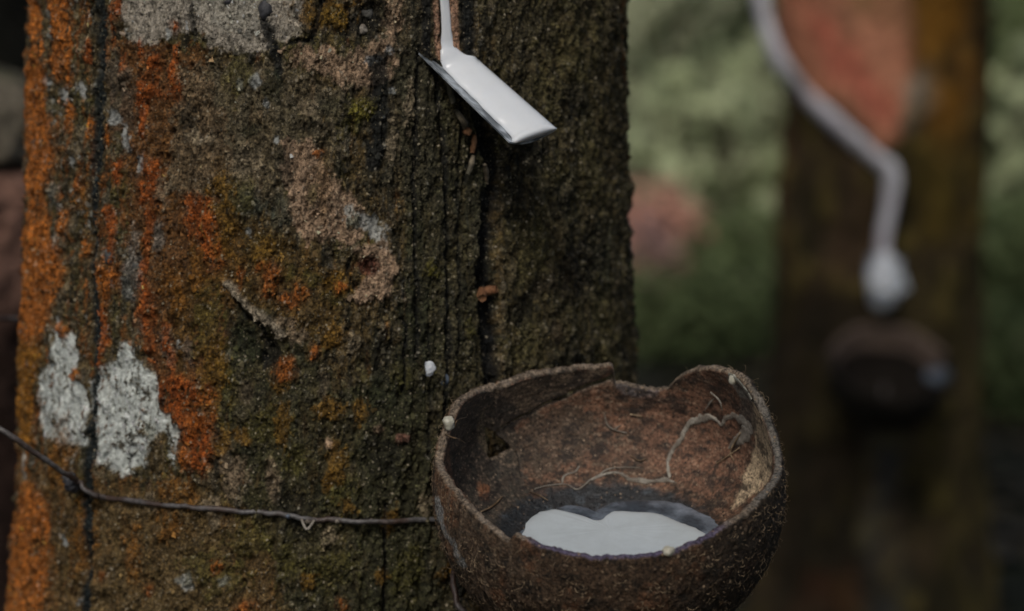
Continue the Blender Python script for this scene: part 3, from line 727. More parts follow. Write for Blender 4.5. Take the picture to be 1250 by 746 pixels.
# curls of dry bark in the crevice and stuck chips
def chip(name, pts, wid, thk, mat, parent, org, seed=0):
    """slab of bark following a short path"""
    P = smooth_path(pts, 9) - org
    r = np.random.default_rng(seed); V = []
    for i in range(9):
        T = P[min(i + 1, 8)] - P[max(i - 1, 0)]; T /= np.linalg.norm(T)
        n = np.array([0.45, -0.88, 0.1]); b = np.cross(T, n); b /= np.linalg.norm(b); n = np.cross(b, T)
        ww = wid * (0.55 + 0.45 * math.sin(math.pi * (i + 0.6) / 9.2)) * r.uniform(0.8, 1.2)
        for s, q in ((-1, -1), (-0.2, -1.3), (1, -1), (1, 1), (0.1, 1.5), (-1, 1)):
            V.append(P[i] + b * ww * s + n * thk * (q + r.uniform(-0.35, 0.35)))
    V = np.array(V)
    F = grid_faces(9, 6, True).tolist() + [[0, 1, 2, 3], [0, 3, 4, 5], [48, 51, 50, 49], [48, 53, 52, 51]]
    return mesh_np(name, V, np.array(F), mat, parent, smooth=False)
for i, (pts, wd_) in enumerate(((((545, 90), (549, 112), (552, 126)), 3.5), (((553, 134), (562, 148), (568, 156)), 4), (((581, 165), (580, 176), (578, 187)), 3.2), (((578, 190), (574, 202), (568, 213)), 3.2), (((588, 200), (594, 212), (598, 224)), 2.4), (((565, 158), (572, 162)), 4.5))):
    chip('bark_curl', [surf_pt(x, y, 0.0022 + 0.0012 * (i % 2)) for x, y in pts], wd_ * 0.00034, 0.0006, M['chip'] if i in (2, 5) else M['flake'], tree, TO, i)
O = surf_pt(595, 359, 0.002)
c = chip('bark_chip', [surf_pt(586, 364, 0.004), surf_pt(595, 358, 0.005), surf_pt(606, 353, 0.005)], 0.0019, 0.0011, M['chip'], None, O, 9)
c.location = O
tag(c, 'small orange brown wood chip caught in the dark crack of the trunk', 'wood chip')
for (x, y, rx, ry, lab) in ((523, 452, 10, 9, 'larger white latex drop splashed on the mossy bark left of the coconut cup'), (545, 465, 5, 7, 'small faint latex drop on the bark beside the larger one')):
    n, tx, up = frame_at(x, y)
    p = surf_pt(x, y, 0.0)
    d_ = blob('latex_drop', (0, 0, 0), rx * 0.00034, 0.0012, ry * 0.00034, M['latex'] if rx > 6 else M['latex_wet'], None, int(x), 0.35, rot=np.stack([tx, n, up], 1))
    d_.location = p; tag(d_, lab, 'latex drop')
d_ = blob('latex_drop', (0, 0, 0), 0.002, 0.003, 0.0065, M['latex_dry'], None, 3, 0.3)
d_.location = surf_pt(27, 571, 0.001); tag(d_, 'dried latex lump on the left edge of the trunk under the wire', 'latex drop')

# ------------------------------------------------------------------ spout
A0 = surf_pt(522, 73, 0.002)
axis = np.array([0.0315, -0.026, -0.0265])
A = at(520, 73, A0[1] - 0.0015); 
W = np.array([0.0180, 0.0150, 0.0030])
Ya = A[1]
def tp(s, t):
    """corner pixel bilinear: s along the spout, t across (0 = near edge)"""
    l = np.array([520, 73]) * (1 - s) + np.array([622, 173]) * s
    r = np.array([577, 67]) * (1 - s) + np.array([680, 157]) * s
    p = l * (1 - t) + r * t
    return at(p[0], p[1], Ya - 0.026 * s + 0.0145 * t)
nrm = np.cross(tp(1, 0) - tp(0, 0), tp(0, 1) - tp(0, 0)); nrm /= np.linalg.norm(nrm)
if nrm[1] > 0: nrm = -nrm
if nrm[2] < 0 and abs(nrm[2]) > abs(nrm[1]): nrm = -nrm
def trough(s, t, lift=0.0):
    sag = 0.0034 * (1 - abs(2 * t - 1) ** 1.7)
    return tp(s, t) - nrm * (sag - lift)
ns, nt_ = 26, 20
Vt = []
for k in (0, 1):
    for i in range(ns):
        for j in range(nt_):
            s = -0.10 + 1.10 * i / (ns - 1); t = j / (nt_ - 1)
            s2 = s - 0.04 * (t if s > 0.95 else 0) * 0
            Vt.append(trough(s2, t, 0.0 if k == 0 else -0.0007))
Vt = np.array(Vt)
F = grid_faces(ns, nt_).tolist(); off = ns * nt_
F += [[a + off for a in reversed(f)] for f in grid_faces(ns, nt_).tolist()]
def brd(idx): return [[idx[k + 1], idx[k], idx[k] + off, idx[k + 1] + off] for k in range(len(idx) - 1)]
F += brd([j for j in range(nt_)]) + brd([(ns - 1) * nt_ + j for j in range(nt_ - 1, -1, -1)])
F += brd([i * nt_ for i in range(ns - 1, -1, -1)]) + brd([i * nt_ + nt_ - 1 for i in range(ns)])
SO = tp(0, 0.5)
sp = mesh_np('tapping_spout', Vt, np.array(F), M['tin'], None, origin=SO)
md = sp.modifiers.new('edge', 'EDGE_SPLIT'); md.split_angle = R_(40)
tag(sp, 'folded grey metal tapping spout driven into the trunk and brimming with latex', 'spout')

# latex: one ribbon from the channel down into the spout
secs = []
for y, xl, xr in ((-60, 539, 551), (-20, 540, 551), (0, 540, 551), (20, 541.5, 553), (38, 542, 554), (50, 541, 556.5), (58, 540, 559)):
    secs.append((on_trunk(xl, y, -0.0022), on_trunk(xr, y, -0.0022), 0.0008))
def bl(a, b, f): return a * (1 - f) + b * f
g0 = (on_trunk(540, 59, -0.0020), on_trunk(559, 59, -0.0020)); g1_ = (trough(0.045, 0.28, 0.0004), trough(0.03, 0.90, 0.0016))
for f in (0.25, 0.5, 0.75):
    secs.append((bl(g0[0], g1_[0], f) + np.array([0, -0.0006, 0.0005]) * math.sin(math.pi * f), bl(g0[1], g1_[1], f ** 0.8) + np.array([0.0006, -0.0006, -0.0008]) * math.sin(math.pi * f), 0.0008 + 0.0012 * f))
for s in np.linspace(0.06, 0.985, 25):
    wv = 0.012 * math.sin(s * 17) + 0.008 * math.sin(s * 41)
    tl_ = 0.30 - 0.10 * s + wv if s < 0.93 else 0.207 + wv - (s - 0.93) * 2.0
    tr_ = 0.985 - 0.12 * (1 - min(s / 0.16, 1)) ** 2
    lf = 0.0036
    secs.append((trough(s, tl_, 0.0004), trough(s, tr_, 0.0005 if tr_ > 0.95 else 0.002), 0.0021))
secs.append((trough(1.002, 0.09, 0.0003), trough(1.0, 0.985, 0.0006), 0.0015))
secs.append((trough(1.010, 0.14, 0.0005), trough(1.006, 0.97, 0.0006), 0.0012))
Vl = []; nk = 15
for (l, r, h) in secs:
    for k in range(nk):
        t = k / (nk - 1); Vl.append(l * (1 - t) + r * t + nrm * h * (1 - abs(2 * t - 1) ** 3.0))
ntop = len(Vl)
for (l, r, h) in secs:
    for k in range(nk):
        t = k / (nk - 1); Vl.append(l * (1 - t) + r * t - nrm * 0.0012 * (1 - abs(2 * t - 1) ** 3.0) - nrm * 0.0003)
Vl = np.array(Vl); n_s = len(secs)
F = grid_faces(n_s, nk).tolist() + [[a + ntop for a in reversed(f)] for f in grid_faces(n_s, nk).tolist()]
off = ntop
F += brd([i * nk for i in range(n_s - 1, -1, -1)]) + brd([i * nk + nk - 1 for i in range(n_s)]) + brd([(n_s - 1) * nk + j for j in range(nk - 1, -1, -1)])
lx = mesh_np('latex_stream', Vl, np.array(F), M['latex'], None, origin=SO)
tag(lx, 'white latex running down the cut channel and filling the metal spout', 'latex')

# ------------------------------------------------------------------ coconut cup
CC = at(743, 590, 0.928)
dep = project(CC)[2]
RC = 216 / FPX * float(dep)
tilt = R_(15.0)
AX = np.array([0.0, -math.sin(tilt), math.cos(tilt)]); CX = np.array([1.0, 0, 0]); CY = np.cross(AX, CX)
def sph_hit(px, py, far, R=None):
    R = R or RC
    d = ray(px, py); o = CAM - CC; b = o.dot(d); c = o.dot(o) - R * R; D = b * b - c
    if D <= 0: t = -b
    else: t = -b + (math.sqrt(D) if far else -math.sqrt(D))
    v = CAM + d * t - CC
    return v / np.linalg.norm(v)
rim_px = [(527, 545, 1), (529, 525, 1), (534, 505, 1), (545, 488, 1), (566, 477, 1), (590, 470, 1), (612, 462, 1), (635, 454, 1), (660, 449, 1), (685, 446, 1), (705, 443, 1), (728, 441, 1), (744, 440, 1), (749, 441, 1),
          (751, 462, 1), (765, 464, 1), (785, 468, 1), (805, 470, 1), (818, 469, 1), (826, 460, 1), (838, 451, 1), (855, 445, 1), (872, 443, 1), (890, 447, 1), (908, 455, 1), (922, 466, 1), (934, 480, 1), (945, 498, 1), (953, 520, 1), (958, 548, 1),
          (957, 575, 0), (948, 592, 0), (930, 612, 0), (905, 634, 0), (880, 650, 0), (855, 664, 0), (825, 676, 0), (790, 682, 0), (755, 685, 0), (720, 683, 0), (685, 677, 0), (655, 668, 0), (632, 658, 0), (626, 656, 0), (619, 664, 0), (612, 660, 0),
          (595, 645, 0), (572, 624, 0), (552, 602, 0), (538, 582, 0), (529, 562, 0)]
rp = []
for x, y, f in rim_px:
    v = sph_hit(x, y, f)
    rp.append((math.atan2(v.dot(CY), v.dot(CX)), math.acos(v.dot(AX))))
rp.sort()
ph_k = np.array([q[0] for q in rp]); th_k = np.array([q[1] for q in rp])
NP, NT = 900, 230
phi = np.linspace(-math.pi, math.pi, NP, endpoint=False)
def rim_th(p):
    base = np.interp(p, ph_k, th_k, period=2 * math.pi)
    return base
thr = rim_th(phi)
thr = thr + 0.012 * fbm(np.cos(phi) * 14 + 30, np.sin(phi) * 14 + 30, 0, 4, 50) + 0.010 * fbm(np.cos(phi) * 60 + 90, np.sin(phi) * 60 + 90, 0, 3, 51)
tt = np.linspace(0, 1, NT)
TH2 = thr[None, :] + tt[:, None] * (math.pi - 0.02 - thr[None, :]); PH2 = np.repeat(phi[None, :], NT, 0)
DIR = (np.sin(TH2) * np.cos(PH2))[..., None] * CX + (np.sin(TH2) * np.sin(PH2))[..., None] * CY + np.cos(TH2)[..., None] * AX
thick = 0.0042
ai = RC - thick; bi = ai * 0.56
ri = np.where(TH2 < math.pi / 2, ai, 1 / np.sqrt((np.sin(TH2) / ai) ** 2 + (np.cos(TH2) / bi) ** 2))
INb = CC + DIR * ri[..., None]
ipx, ipy, _ = project(INb)
# lookup from picture to the inner wall, only where the wall faces the camera
Nin = -(DIR); vis = (np.einsum('ijk,ijk->ij', Nin, CAM - INb) > 0)
ipx_v = np.where(vis, ipx, 1e6)
def inw(px, py):
    k = int(np.argmin((ipx_v - px) ** 2 + (ipy - py) ** 2)); i, j = divmod(k, NP)
    return i, j
def cup_ab(px, py):
    i, j = inw(px, py); return PH2[i, j], TH2[i, j]
AXm, BXm = PH2, TH2
SC = 200.0                                   # radians of shell to photo pixels
# wrap so that the back wall (phi ~ +90 deg) is continuous
def dphi(p, c): return (p - c + math.pi) % (2 * math.pi) - math.pi
Xc = dphi(PH2, math.pi / 2) * SC; Yc = TH2 * SC
def cxy(px, py):
    a, b = cup_ab(px, py); return float(dphi(a, math.pi / 2) * SC), float(b * SC)
nx, ny, nz_ = [(DIR[..., k] * RC) / 0.00033 for k in range(3)]
w1 = fbm(nx / 14, ny / 14, nz_ / 14, 4, 60); w2 = fbm(nx / 14, ny / 14, nz_ / 14, 4, 61)
f1 = fbm(nx / 5, ny / 5, nz_ / 5, 3, 62); f2 = fbm(nx / 28, ny / 28, nz_ / 28, 4, 63); f3 = fbm(nx / 9, ny / 9, nz_ / 4, 4, 64)
lines = fbm(Xc / 22, Yc / 2.6, 0, 3, 65)          # fine strands round the inside
ci = np.zeros(PH2.shape + (3,)); ci[:] = (0.130, 0.070, 0.043)
def cmix(arr, c, m): 
    m = np.clip(m, 0, 1)[..., None]; return arr * (1 - m) + np.array(c) * m
ci = cmix(ci, (0.23, 0.115, 0.068), sst(0.0, 0.5, f2) * 0.9)
ci = cmix(ci, (0.06, 0.042, 0.03), sst(0.05, 0.45, w1) * 0.75)
ci = cmix(ci, (0.26, 0.20, 0.14), sst(0.25, 0.6, f3) * 0.5)
ci = cmix(ci, (0.03, 0.024, 0.02), sst(0.3, 0.6, w2 + 0.3 * f1) * 0.7)
hin = 0.35 * w1 + 0.25 * f1 + 0.3 * lines
CP_ = []
def cpoly(pts, c, s, nz=8, hh=0):
    global ci, hin
    P = [cxy(*q) for q in pts]
    d = poly_sd(Xc + 3 * w1 + 1.5 * f1, Yc + 3 * w2 + 1.5 * f1, P)
    m = sst(-2, 5, d + nz * w1 + nz * 0.5 * f1) * s
    ci = cmix(ci, np.array(c), m); hin = hin + hh * m
# left, greyer wall, with its shade painted in as darker colour
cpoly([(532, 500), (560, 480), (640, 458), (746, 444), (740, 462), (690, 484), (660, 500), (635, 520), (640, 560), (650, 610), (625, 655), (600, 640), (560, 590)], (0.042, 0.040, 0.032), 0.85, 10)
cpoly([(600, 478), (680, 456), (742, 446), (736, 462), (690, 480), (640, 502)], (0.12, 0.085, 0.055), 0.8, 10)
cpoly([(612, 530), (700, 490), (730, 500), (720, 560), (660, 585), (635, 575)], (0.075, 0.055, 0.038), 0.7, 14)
cpoly([(745, 466), (815, 474), (800, 488), (760, 482)], (0.20, 0.18, 0.18), 0.7, 5)
cpoly([(590, 500), (603, 520), (598, 560), (585, 545), (582, 520)], (0.16, 0.125, 0.075), 0.8, 4)
cpoly([(582, 590), (598, 592), (600, 612), (586, 612)], (0.20, 0.085, 0.04), 0.9, 4)
# right wall
cpoly([(780, 490), (850, 470), (900, 500), (900, 600), (860, 610), (790, 570)], (0.22, 0.11, 0.068), 0.5, 16)
cpoly([(912, 480), (935, 500), (950, 545), (940, 580), (915, 610), (890, 625), (905, 580), (922, 540), (915, 505)], (0.48, 0.37, 0.24), 0.9, 7)
cpoly([(900, 470), (918, 490), (925, 520), (910, 545), (898, 520)], (0.10, 0.085, 0.07), 0.75, 5)
cpoly([(880, 455), (900, 460), (925, 490), (905, 488)], (0.20, 0.20, 0.17), 0.8, 5)
for q in ((770, 500, 14, 8), (745, 520, 12, 10), (700, 520, 12, 8), (858, 525, 8, 7), (845, 465, 10, 6), (812, 545, 8, 6), (690, 555, 10, 8)):
    x, y, rx, ry = q
    cpoly([(x - rx, y), (x, y - ry), (x + rx, y), (x, y + ry)], (0.025, 0.02, 0.018), 0.7, 7)
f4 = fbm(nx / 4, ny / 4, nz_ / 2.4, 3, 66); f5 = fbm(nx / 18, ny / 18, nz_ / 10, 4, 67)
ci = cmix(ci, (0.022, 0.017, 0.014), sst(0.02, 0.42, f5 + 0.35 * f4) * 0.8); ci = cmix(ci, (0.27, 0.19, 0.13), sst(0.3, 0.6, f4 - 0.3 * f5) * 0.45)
ci = ci * np.clip(1 + 0.45 * lines + 0.25 * f4, 0.35, 1.8)[..., None]
# wet stained bottom
wl = sst(585, 606, ipy + 0.0 * ipx + 5 * w1 - 26 * np.clip((np.abs(ipx - 755) - 60) / 80, 0, 1) ** 2) * sst(math.pi * 0.5, math.pi * 0.5 + 0.2, TH2)
thw = cup_ab(755, 588)[1]
wl = sst(thw - 0.03, thw + 0.05, TH2 + 0.03 * w1 + 0.015 * f1 - 0.10 * np.clip(-np.sin(PH2), 0, 1))
ci = cmix(ci, (0.022, 0.026, 0.030), wl * 0.95)
ci = cmix(ci, (0.07, 0.085, 0.10), wl * sst(0.2, 0.6, f2) * 0.6)  # patches of bluish sheen painted into the wet colour
ri_rough = np.clip(0.62 - 0.38 * wl + 0.15 * w1, 0.25, 0.9)
# crack lines and hole
crack = [cxy(*q) for q in ((752, 461), (738, 466), (712, 474), (690, 484), (665, 494), (642, 506), (618, 519), (604, 530))]
dcr, tcr = seg_dist(Xc + 1.2 * w1 + 0.8 * f1, Yc + 1.2 * w2, crack)
cw = 3.4 - 1.4 * tcr
hole = [cxy(*q) for q in ((592, 522), (601, 526), (609, 533), (618, 541), (627, 551), (614, 557), (602, 563), (597, 560), (596, 545))]
dh = poly_sd(Xc + 1.5 * w1, Yc + 1.5 * w2, hole)
cr2, _ = seg_dist(Xc + w1, Yc, [cxy(*q) for q in ((631, 552), (634, 566), (637, 582))])
ci = cmix(ci, (0.012, 0.010, 0.008), sst(1.8, 0.6, cr2) * 0.95); hin = hin - 1.6 * sst(1.8, 0.4, cr2)
ci = cmix(ci, (0.014, 0.011, 0.009), sst(4.5, 2.2, dcr) * 0.8)
hin = hin - 0.8 * sst(5, 1.5, dcr)
# the flap above the crack stands a little proud into the cup, and its tip springs inwards
up_side = np.zeros(PH2.shape)
px_c = np.array([q[0] for q in crack]); yy_c = np.array([q[1] for q in crack]); o_ = np.argsort(px_c)
above = (Yc < np.interp(Xc, px_c[o_], yy_c[o_])) & (Xc > px_c.min()) & (Xc < px_c.max() + 4)
up_side = above * sst(px_c.min(), px_c.max(), Xc)
hin = hin + 1.6 * up_side
# outside: fibrous dark brown husk remains, pale scuffs; lit left and shaded right painted in
nlin = fbm(PH2 * 60, TH2 * 9, 0, 4, 70)
co = np.zeros(PH2.shape + (3,)); co[:] = (0.075, 0.045, 0.026)
co = cmix(co, (0.11, 0.07, 0.042), sst(0.0, 0.5, w1 + 0.5 * nlin) * 0.7)
co = cmix(co, (0.020, 0.015, 0.010), sst(0.0, 0.5, w2 - 0.3 * nlin) * 0.85)
co = cmix(co, (0.19, 0.085, 0.040), sst(0.2, 0.6, f2) * 0.6)
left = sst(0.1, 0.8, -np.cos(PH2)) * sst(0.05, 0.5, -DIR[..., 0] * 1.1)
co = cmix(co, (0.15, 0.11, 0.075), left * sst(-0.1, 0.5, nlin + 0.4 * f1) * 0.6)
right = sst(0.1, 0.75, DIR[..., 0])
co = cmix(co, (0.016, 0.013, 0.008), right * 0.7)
opx, opy, _ = project(CC + DIR * RC)
lat = seg_dist(opx + 4 * w1, opy + 4 * w2, [(533, 610), (540, 640), (552, 665), (566, 690)])[0]
P3 = np.array([0, 0, 0])
fr = (DIR @ (CAM - CC)) > 0
co = cmix(co, (0.26, 0.26, 0.25), sst(5, 1, lat) * fr * 0.9)
e1, e2, idv = worley(PH2 * 60, TH2 * 55, 5)
gr = sst(0.05, 0.35, e2 - e1)
co = co * (0.6 + 0.4 * gr + 0.35 * idv)[..., None]
hout = 0.9 * w1 + 0.5 * f1 + 0.5 * nlin + 0.3 * gr
fade = sst(0, 0.02, tt)[:, None]
INN = INb - DIR * (hin * 0.0006)[..., None]
rthk = (0.0010 + 0.0009 * fbm(np.cos(phi) * 5 + 30, np.sin(phi) * 5 + 30, 0, 3, 53))[None, :] * sst(0.30, 0.0, tt)[:, None] * (0.4 + 0.6 * sst(-0.3, 0.4, np.sin(PH2)))
thin = sst(16, 2, np.minimum(dcr * 1.6, np.abs(np.minimum(dh, 0))))
OUT = CC + DIR * (RC + hout * 0.00055 - thin * (thick - 0.0010) - rthk * (1 - thin))[..., None]
keepv = (dcr > cw) & (dh < 0)
idx = np.arange(NT * NP).reshape(NT, NP)
j2 = (np.arange(NP) + 1) % NP
q4 = np.stack([idx[:-1, :], idx[:-1, :][:, j2], idx[1:, :][:, j2], idx[1:, :]], -1).reshape(-1, 4)
ks = keepv.reshape(-1)[q4].all(1)
q4 = q4[ks]
# only the inner sheet is smaller at the bottom: both sheets share topology
nV = NT * NP
Fi = q4[:, ::-1]; Fo = q4 + nV
# boundary edges
ed = np.concatenate([q4[:, [0, 1]], q4[:, [1, 2]], q4[:, [2, 3]], q4[:, [3, 0]]])
key = np.sort(ed, 1); kk = key[:, 0].astype(np.int64) * (nV + 1) + key[:, 1]
un, inv, cnt = np.unique(kk, return_inverse=True, return_counts=True)
be = ed[cnt[inv] == 1]
bot = be[:, 0] >= (NT - 1) * NP
be = be[~bot]
# wall strips between the sheets, 4 steps, rough
bv = np.unique(be); mp_ = {int(v_): k for k, v_ in enumerate(bv)}
K = 4
INf = INN.reshape(-1, 3); OUf = OUT.reshape(-1, 3); Df = DIR.reshape(-1, 3)
extra = []; exc = []
rnd = fbm(OUf[bv, 0] / 0.0012 + 40, OUf[bv, 1] / 0.0012 + 40, OUf[bv, 2] / 0.0012, 3, 71)
for k in range(1, K):
    f = k / K
    tang = CC - INf[bv]; 
    P = INf[bv] * (1 - f) + OUf[bv] * f
    P = P + AX * (0.0006 * math.sin(math.pi * f) + 0.00035 * fbm(P[:, 0] / 0.0011 + 7, P[:, 1] / 0.0011, P[:, 2] / 0.0011, 2, 72 + k))[:, None]
    extra.append(P)
nb = len(bv)
allV = np.concatenate([INf, OUf] + extra)
bix = np.array([mp_[int(a)] for a in be.ravel()]).reshape(-1, 2)
def layer(k): 
    if k == 0: return be
    if k == K: return be + nV
    return 2 * nV + (k - 1) * nb + bix
Fw = []
for k in range(K):
    a, b = layer(k), layer(k + 1)
    Fw.append(np.stack([a[:, 0], a[:, 1], b[:, 1], b[:, 0]], -1))
Fw = np.concatenate(Fw)
bp = allV[2 * nV:]; bx, by, _ = project(bp)
rimc = np.zeros((len(bp), 3)); rn = fbm(bp[:, 0] / 0.002 + 60, bp[:, 1] / 0.002 + 60, bp[:, 2] / 0.002, 4, 80)
rimc[:] = (0.26, 0.20, 0.145)
rimc = cmix(rimc, (0.05, 0.04, 0.03), sst(-0.1, 0.4, rn) * 0.7); rimc = cmix(rimc, (0.22, 0.19, 0.16), sst(0.2, 0.6, -rn) * 0.6)
bl = sst(635, 660, bx) * sst(900, 870, bx) * sst(630, 645, by)
rimc = cmix(rimc, (0.10, 0.085, 0.15), bl * 0.9)
brr = sst(905, 930, bx); rimc = cmix(rimc, (0.12, 0.125, 0.12), brr * 0.6)
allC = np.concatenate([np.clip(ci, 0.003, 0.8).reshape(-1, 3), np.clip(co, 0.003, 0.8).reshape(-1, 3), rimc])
allR = np.concatenate([ri_rough.reshape(-1), np.full(nV, 0.6), np.full(len(bp), 0.5)])
Fall = np.concatenate([Fi, Fo, Fw]); midx = np.concatenate([np.zeros(len(Fi)), np.ones(len(Fo)), np.ones(len(Fw))])
used = np.unique(Fall); remap = np.zeros(len(allV), np.int64); remap[used] = np.arange(len(used))
CO = CC - AX * RC
cup = empty('coconut_cup', CO)
tag(cup, 'broken half coconut shell cup, wired to the trunk and holding fresh white latex', 'coconut shell cup')
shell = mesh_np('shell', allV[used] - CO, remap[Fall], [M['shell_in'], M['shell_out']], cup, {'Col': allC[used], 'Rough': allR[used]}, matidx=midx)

def wall_pt(px, py, lift=0.0005):
    i, j = inw(px, py)
    return INN[i, j] - DIR[i, j] * lift
def rim_pt(px, py):
    d = (opx[0] - px) ** 2 + (opy[0] - py) ** 2
    j = int(np.argmin(d)); return (INN[0, j] * 0.5 + OUT[0, j] * 0.5)
# dried latex threads and rootlets lying on the inner wall
def strand(name, pts, rads, mat, n=None, lift=0.0004, wob=0.5, flat=0.6, seed=0):
    P = [wall_pt(x, y, lift) - CO for x, y in pts]
    n = n or len(pts) * 6
    return tube(name, P, [q * 0.00032 for q in rads], mat, cup, 7, n, flat, wob, seed=seed)
strand('latex_thread', [(652, 597), (668, 592), (690, 591), (705, 597), (722, 585), (738, 578), (755, 577), (765, 583), (790, 587), (812, 585), (826, 590)], [0.8, 1.0, 1.2, 1.5, 1.4, 1.2, 1.4, 1.2, 1.0, 0.8, 0.5], M['latex_dry'], seed=1)
strand('latex_thread', [(686, 592), (689, 581), (702, 576), (707, 569)], [1.0, 1.4, 1.2, 0.8], M['latex_dry'], seed=2)
strand('latex_thread', [(726, 584), (742, 572), (762, 570), (782, 571)], [0.8, 1.2, 1.0, 0.6], M['latex_dry'], seed=3)
def film(pts, wid, mat, seed=0, thk=0.0005, name='latex_film'):
    """a flat ribbon of dried latex stuck to the wall"""
    Q = smooth_path(np.array([(x, y, 0) for x, y in pts], float), len(pts) * 7); n = len(Q)
    W_ = np.interp(np.linspace(0, 1, n), np.linspace(0, 1, len(wid)), wid)
    rn = fbm(np.arange(n) / 2.5 + seed * 9, np.zeros(n) + seed, 0, 3, seed); rn2 = fbm(np.arange(n) / 2.5 + seed * 9 + 50, np.zeros(n) + seed, 0, 3, seed + 1)
    V = []; P = []; Nn_ = []
    for q in Q:
        i, j = inw(q[0], q[1]); P.append(INN[i, j]); Nn_.append(-DIR[i, j])
    P = np.array(P); k3 = np.ones(3) / 3
    P[1:-1] = (P[:-2] + P[1:-1] + P[2:]) / 3; T = np.gradient(P, axis=0)
    for i in range(n):
        t = T[i] / (np.linalg.norm(T[i]) + 1e-9); nn = Nn_[i]; b = np.cross(t, nn); b /= np.linalg.norm(b) + 1e-9
        wl_, wr_ = W_[i] * 0.00032 * (1 + 0.7 * rn[i]), W_[i] * 0.00032 * (1 + 0.7 * rn2[i])
        for f, hh in ((-1, -0.4), (-0.9, 0.7), (-0.3, 1.2), (0.3, 1.0), (0.9, 0.7), (1, -0.4)):
            V.append(P[i] + b * (wr_ if f > 0 else wl_) * f + nn * thk * hh)
    V = np.array(V) - CO
    F = grid_faces(n, 6, True)
    return mesh_np(name, V, F, mat, cup)
film([(818, 584), (815, 566), (821, 549), (832, 536), (838, 522), (848, 513)], [1.6, 2.2, 3.0, 3.8, 3.2, 4.0], M['latex_dry'], 4)
film([(846, 514), (856, 511), (868, 509), (876, 514), (881, 519), (886, 511), (897, 508), (905, 513)], [4.5, 6.0, 3.2, 2.2, 2.0, 3, 4.6, 5.5], M['latex_dry'], 5)
film([(903, 510), (914, 520), (909, 531), (899, 538), (890, 547)], [5, 8.5, 9, 5.5, 2.0], M['latex_dry'], 6)
film([(722, 586), (740, 579), (757, 578), (768, 585), (790, 588), (812, 586), (824, 589)], [1.4, 1.6, 1.8, 3.2, 3.6, 3.4, 1.0], M['latex_dry'], 7)
for k, (pts, rd) in enumerate(((((737, 504), (741, 517), (750, 524), (766, 528)), [0.7, 1.0, 1.0, 0.5]), (((750, 524), (758, 518)), [0.9, 0.5]), (((869, 477), (880, 488), (883, 500)), [0.8, 0.9, 0.5]), (((861, 500), (868, 490), (873, 486)), [0.6, 0.8, 0.4]),
                         (((905, 527), (893, 550), (898, 562)), [0.8, 0.8, 0.4]), (((876, 566), (890, 556), (904, 546)), [0.5, 0.7, 0.4]), (((585, 625), (600, 618), (612, 606)), [0.7, 0.9, 0.5]), (((770, 556), (780, 562), (790, 560)), [0.5, 0.7, 0.4]),
                         (((770, 505), (785, 507)), [0.6, 0.4]), (((645, 600), (660, 607), (668, 612)), [0.5, 0.6, 0.3]), (((550, 520), (556, 512), (568, 508)), [0.6, 0.6, 0.3]))):
    strand('rootlet', pts, [q * 1.3 for q in rd], M['fibre'] if k > 3 else M['latex_dry'], lift=0.0007, wob=0.2, flat=1, seed=20 + k)
# drops of latex on the rim
for k, (x, y, rx, rz, m) in enumerate(((541, 517, 7, 9, 'latex_drop'), (819, 674, 7, 6, 'latex_drop'))):
    blob('rim_drop', rim_pt(x, y) + np.array([0, -0.001, 0.0008]) - CO, rx * 0.00031, 0.0018, rz * 0.00030, M[m], cup, k + 3, 0.45, freq=1.2)
blob('rim_drop', wall_pt(897, 461, 0.001) - CO, 0.0016, 0.0013, 0.0021, M['latex_drop'], cup, 5, 0.15)
film([(893, 458), (903, 466), (914, 477), (921, 487)], [5, 8, 7, 3], M['latex_film'], 8)
# coarse hairs of husk on the outside
nh = 4200
hp = rng.uniform(-math.pi, math.pi, nh); ht = rng.random(nh)
jj = ((hp + math.pi) / (2 * math.pi) * NP).astype(int) % NP; ii = (ht ** 1.1 * (NT - 60)).astype(int)
base = OUT[ii, jj]; dd = DIR[ii, jj]
t1 = np.cross(dd, AX); t1 /= np.linalg.norm(t1, axis=1)[:, None]; t2 = np.cross(dd, t1)
an = rng.uniform(0, 2 * math.pi, nh)[:, None]
tg = t1 * np.cos(an) + t2 * np.sin(an); sd_ = np.cross(tg, dd)
L_ = np.minimum(0.0006 + rng.gamma(1.6, 0.0005, nh), 0.003)[:, None]; W_ = rng.uniform(0.00006, 0.00017, nh)[:, None]
cv = rng.normal(0, 0.6, nh)[:, None]; lf = rng.uniform(0.1, 0.8, nh)[:, None]
VV = []
for k in range(4):
    f = k / 3
    p = base + tg * L_ * f + sd_ * L_ * cv * f * f + dd * (L_ * lf * math.sin(f * 2.4) + 0.0001)
    VV += [p - sd_ * W_ * (1 - 0.7 * f), p + sd_ * W_ * (1 - 0.7 * f), p + dd * W_ * 1.4 * (1 - 0.7 * f)]
V = np.stack(VV, 1).reshape(-1, 3) - CO
b12 = np.arange(nh)[:, None] * 12; F = []
for k in range(3):
    for a, b in ((0, 1), (1, 2), (2, 0)):
        F.append(b12 + [[3 * k + a, 3 * k + b, 3 * k + 3 + b, 3 * k + 3 + a]])
ob = mesh_np('husk_fibres', V, np.concatenate(F), M['fibre'], cup); ob['kind'] = 'stuff'
tube('husk_hair', [rim_pt(541, 530) - CO, at(552, 534, 0.90) - CO, at(560, 536, 0.90) - CO, at(568, 541, 0.905) - CO], [0.0004, 0.0003, 0.0002, 0.0001], M['fibre'], cup, 5, 12)

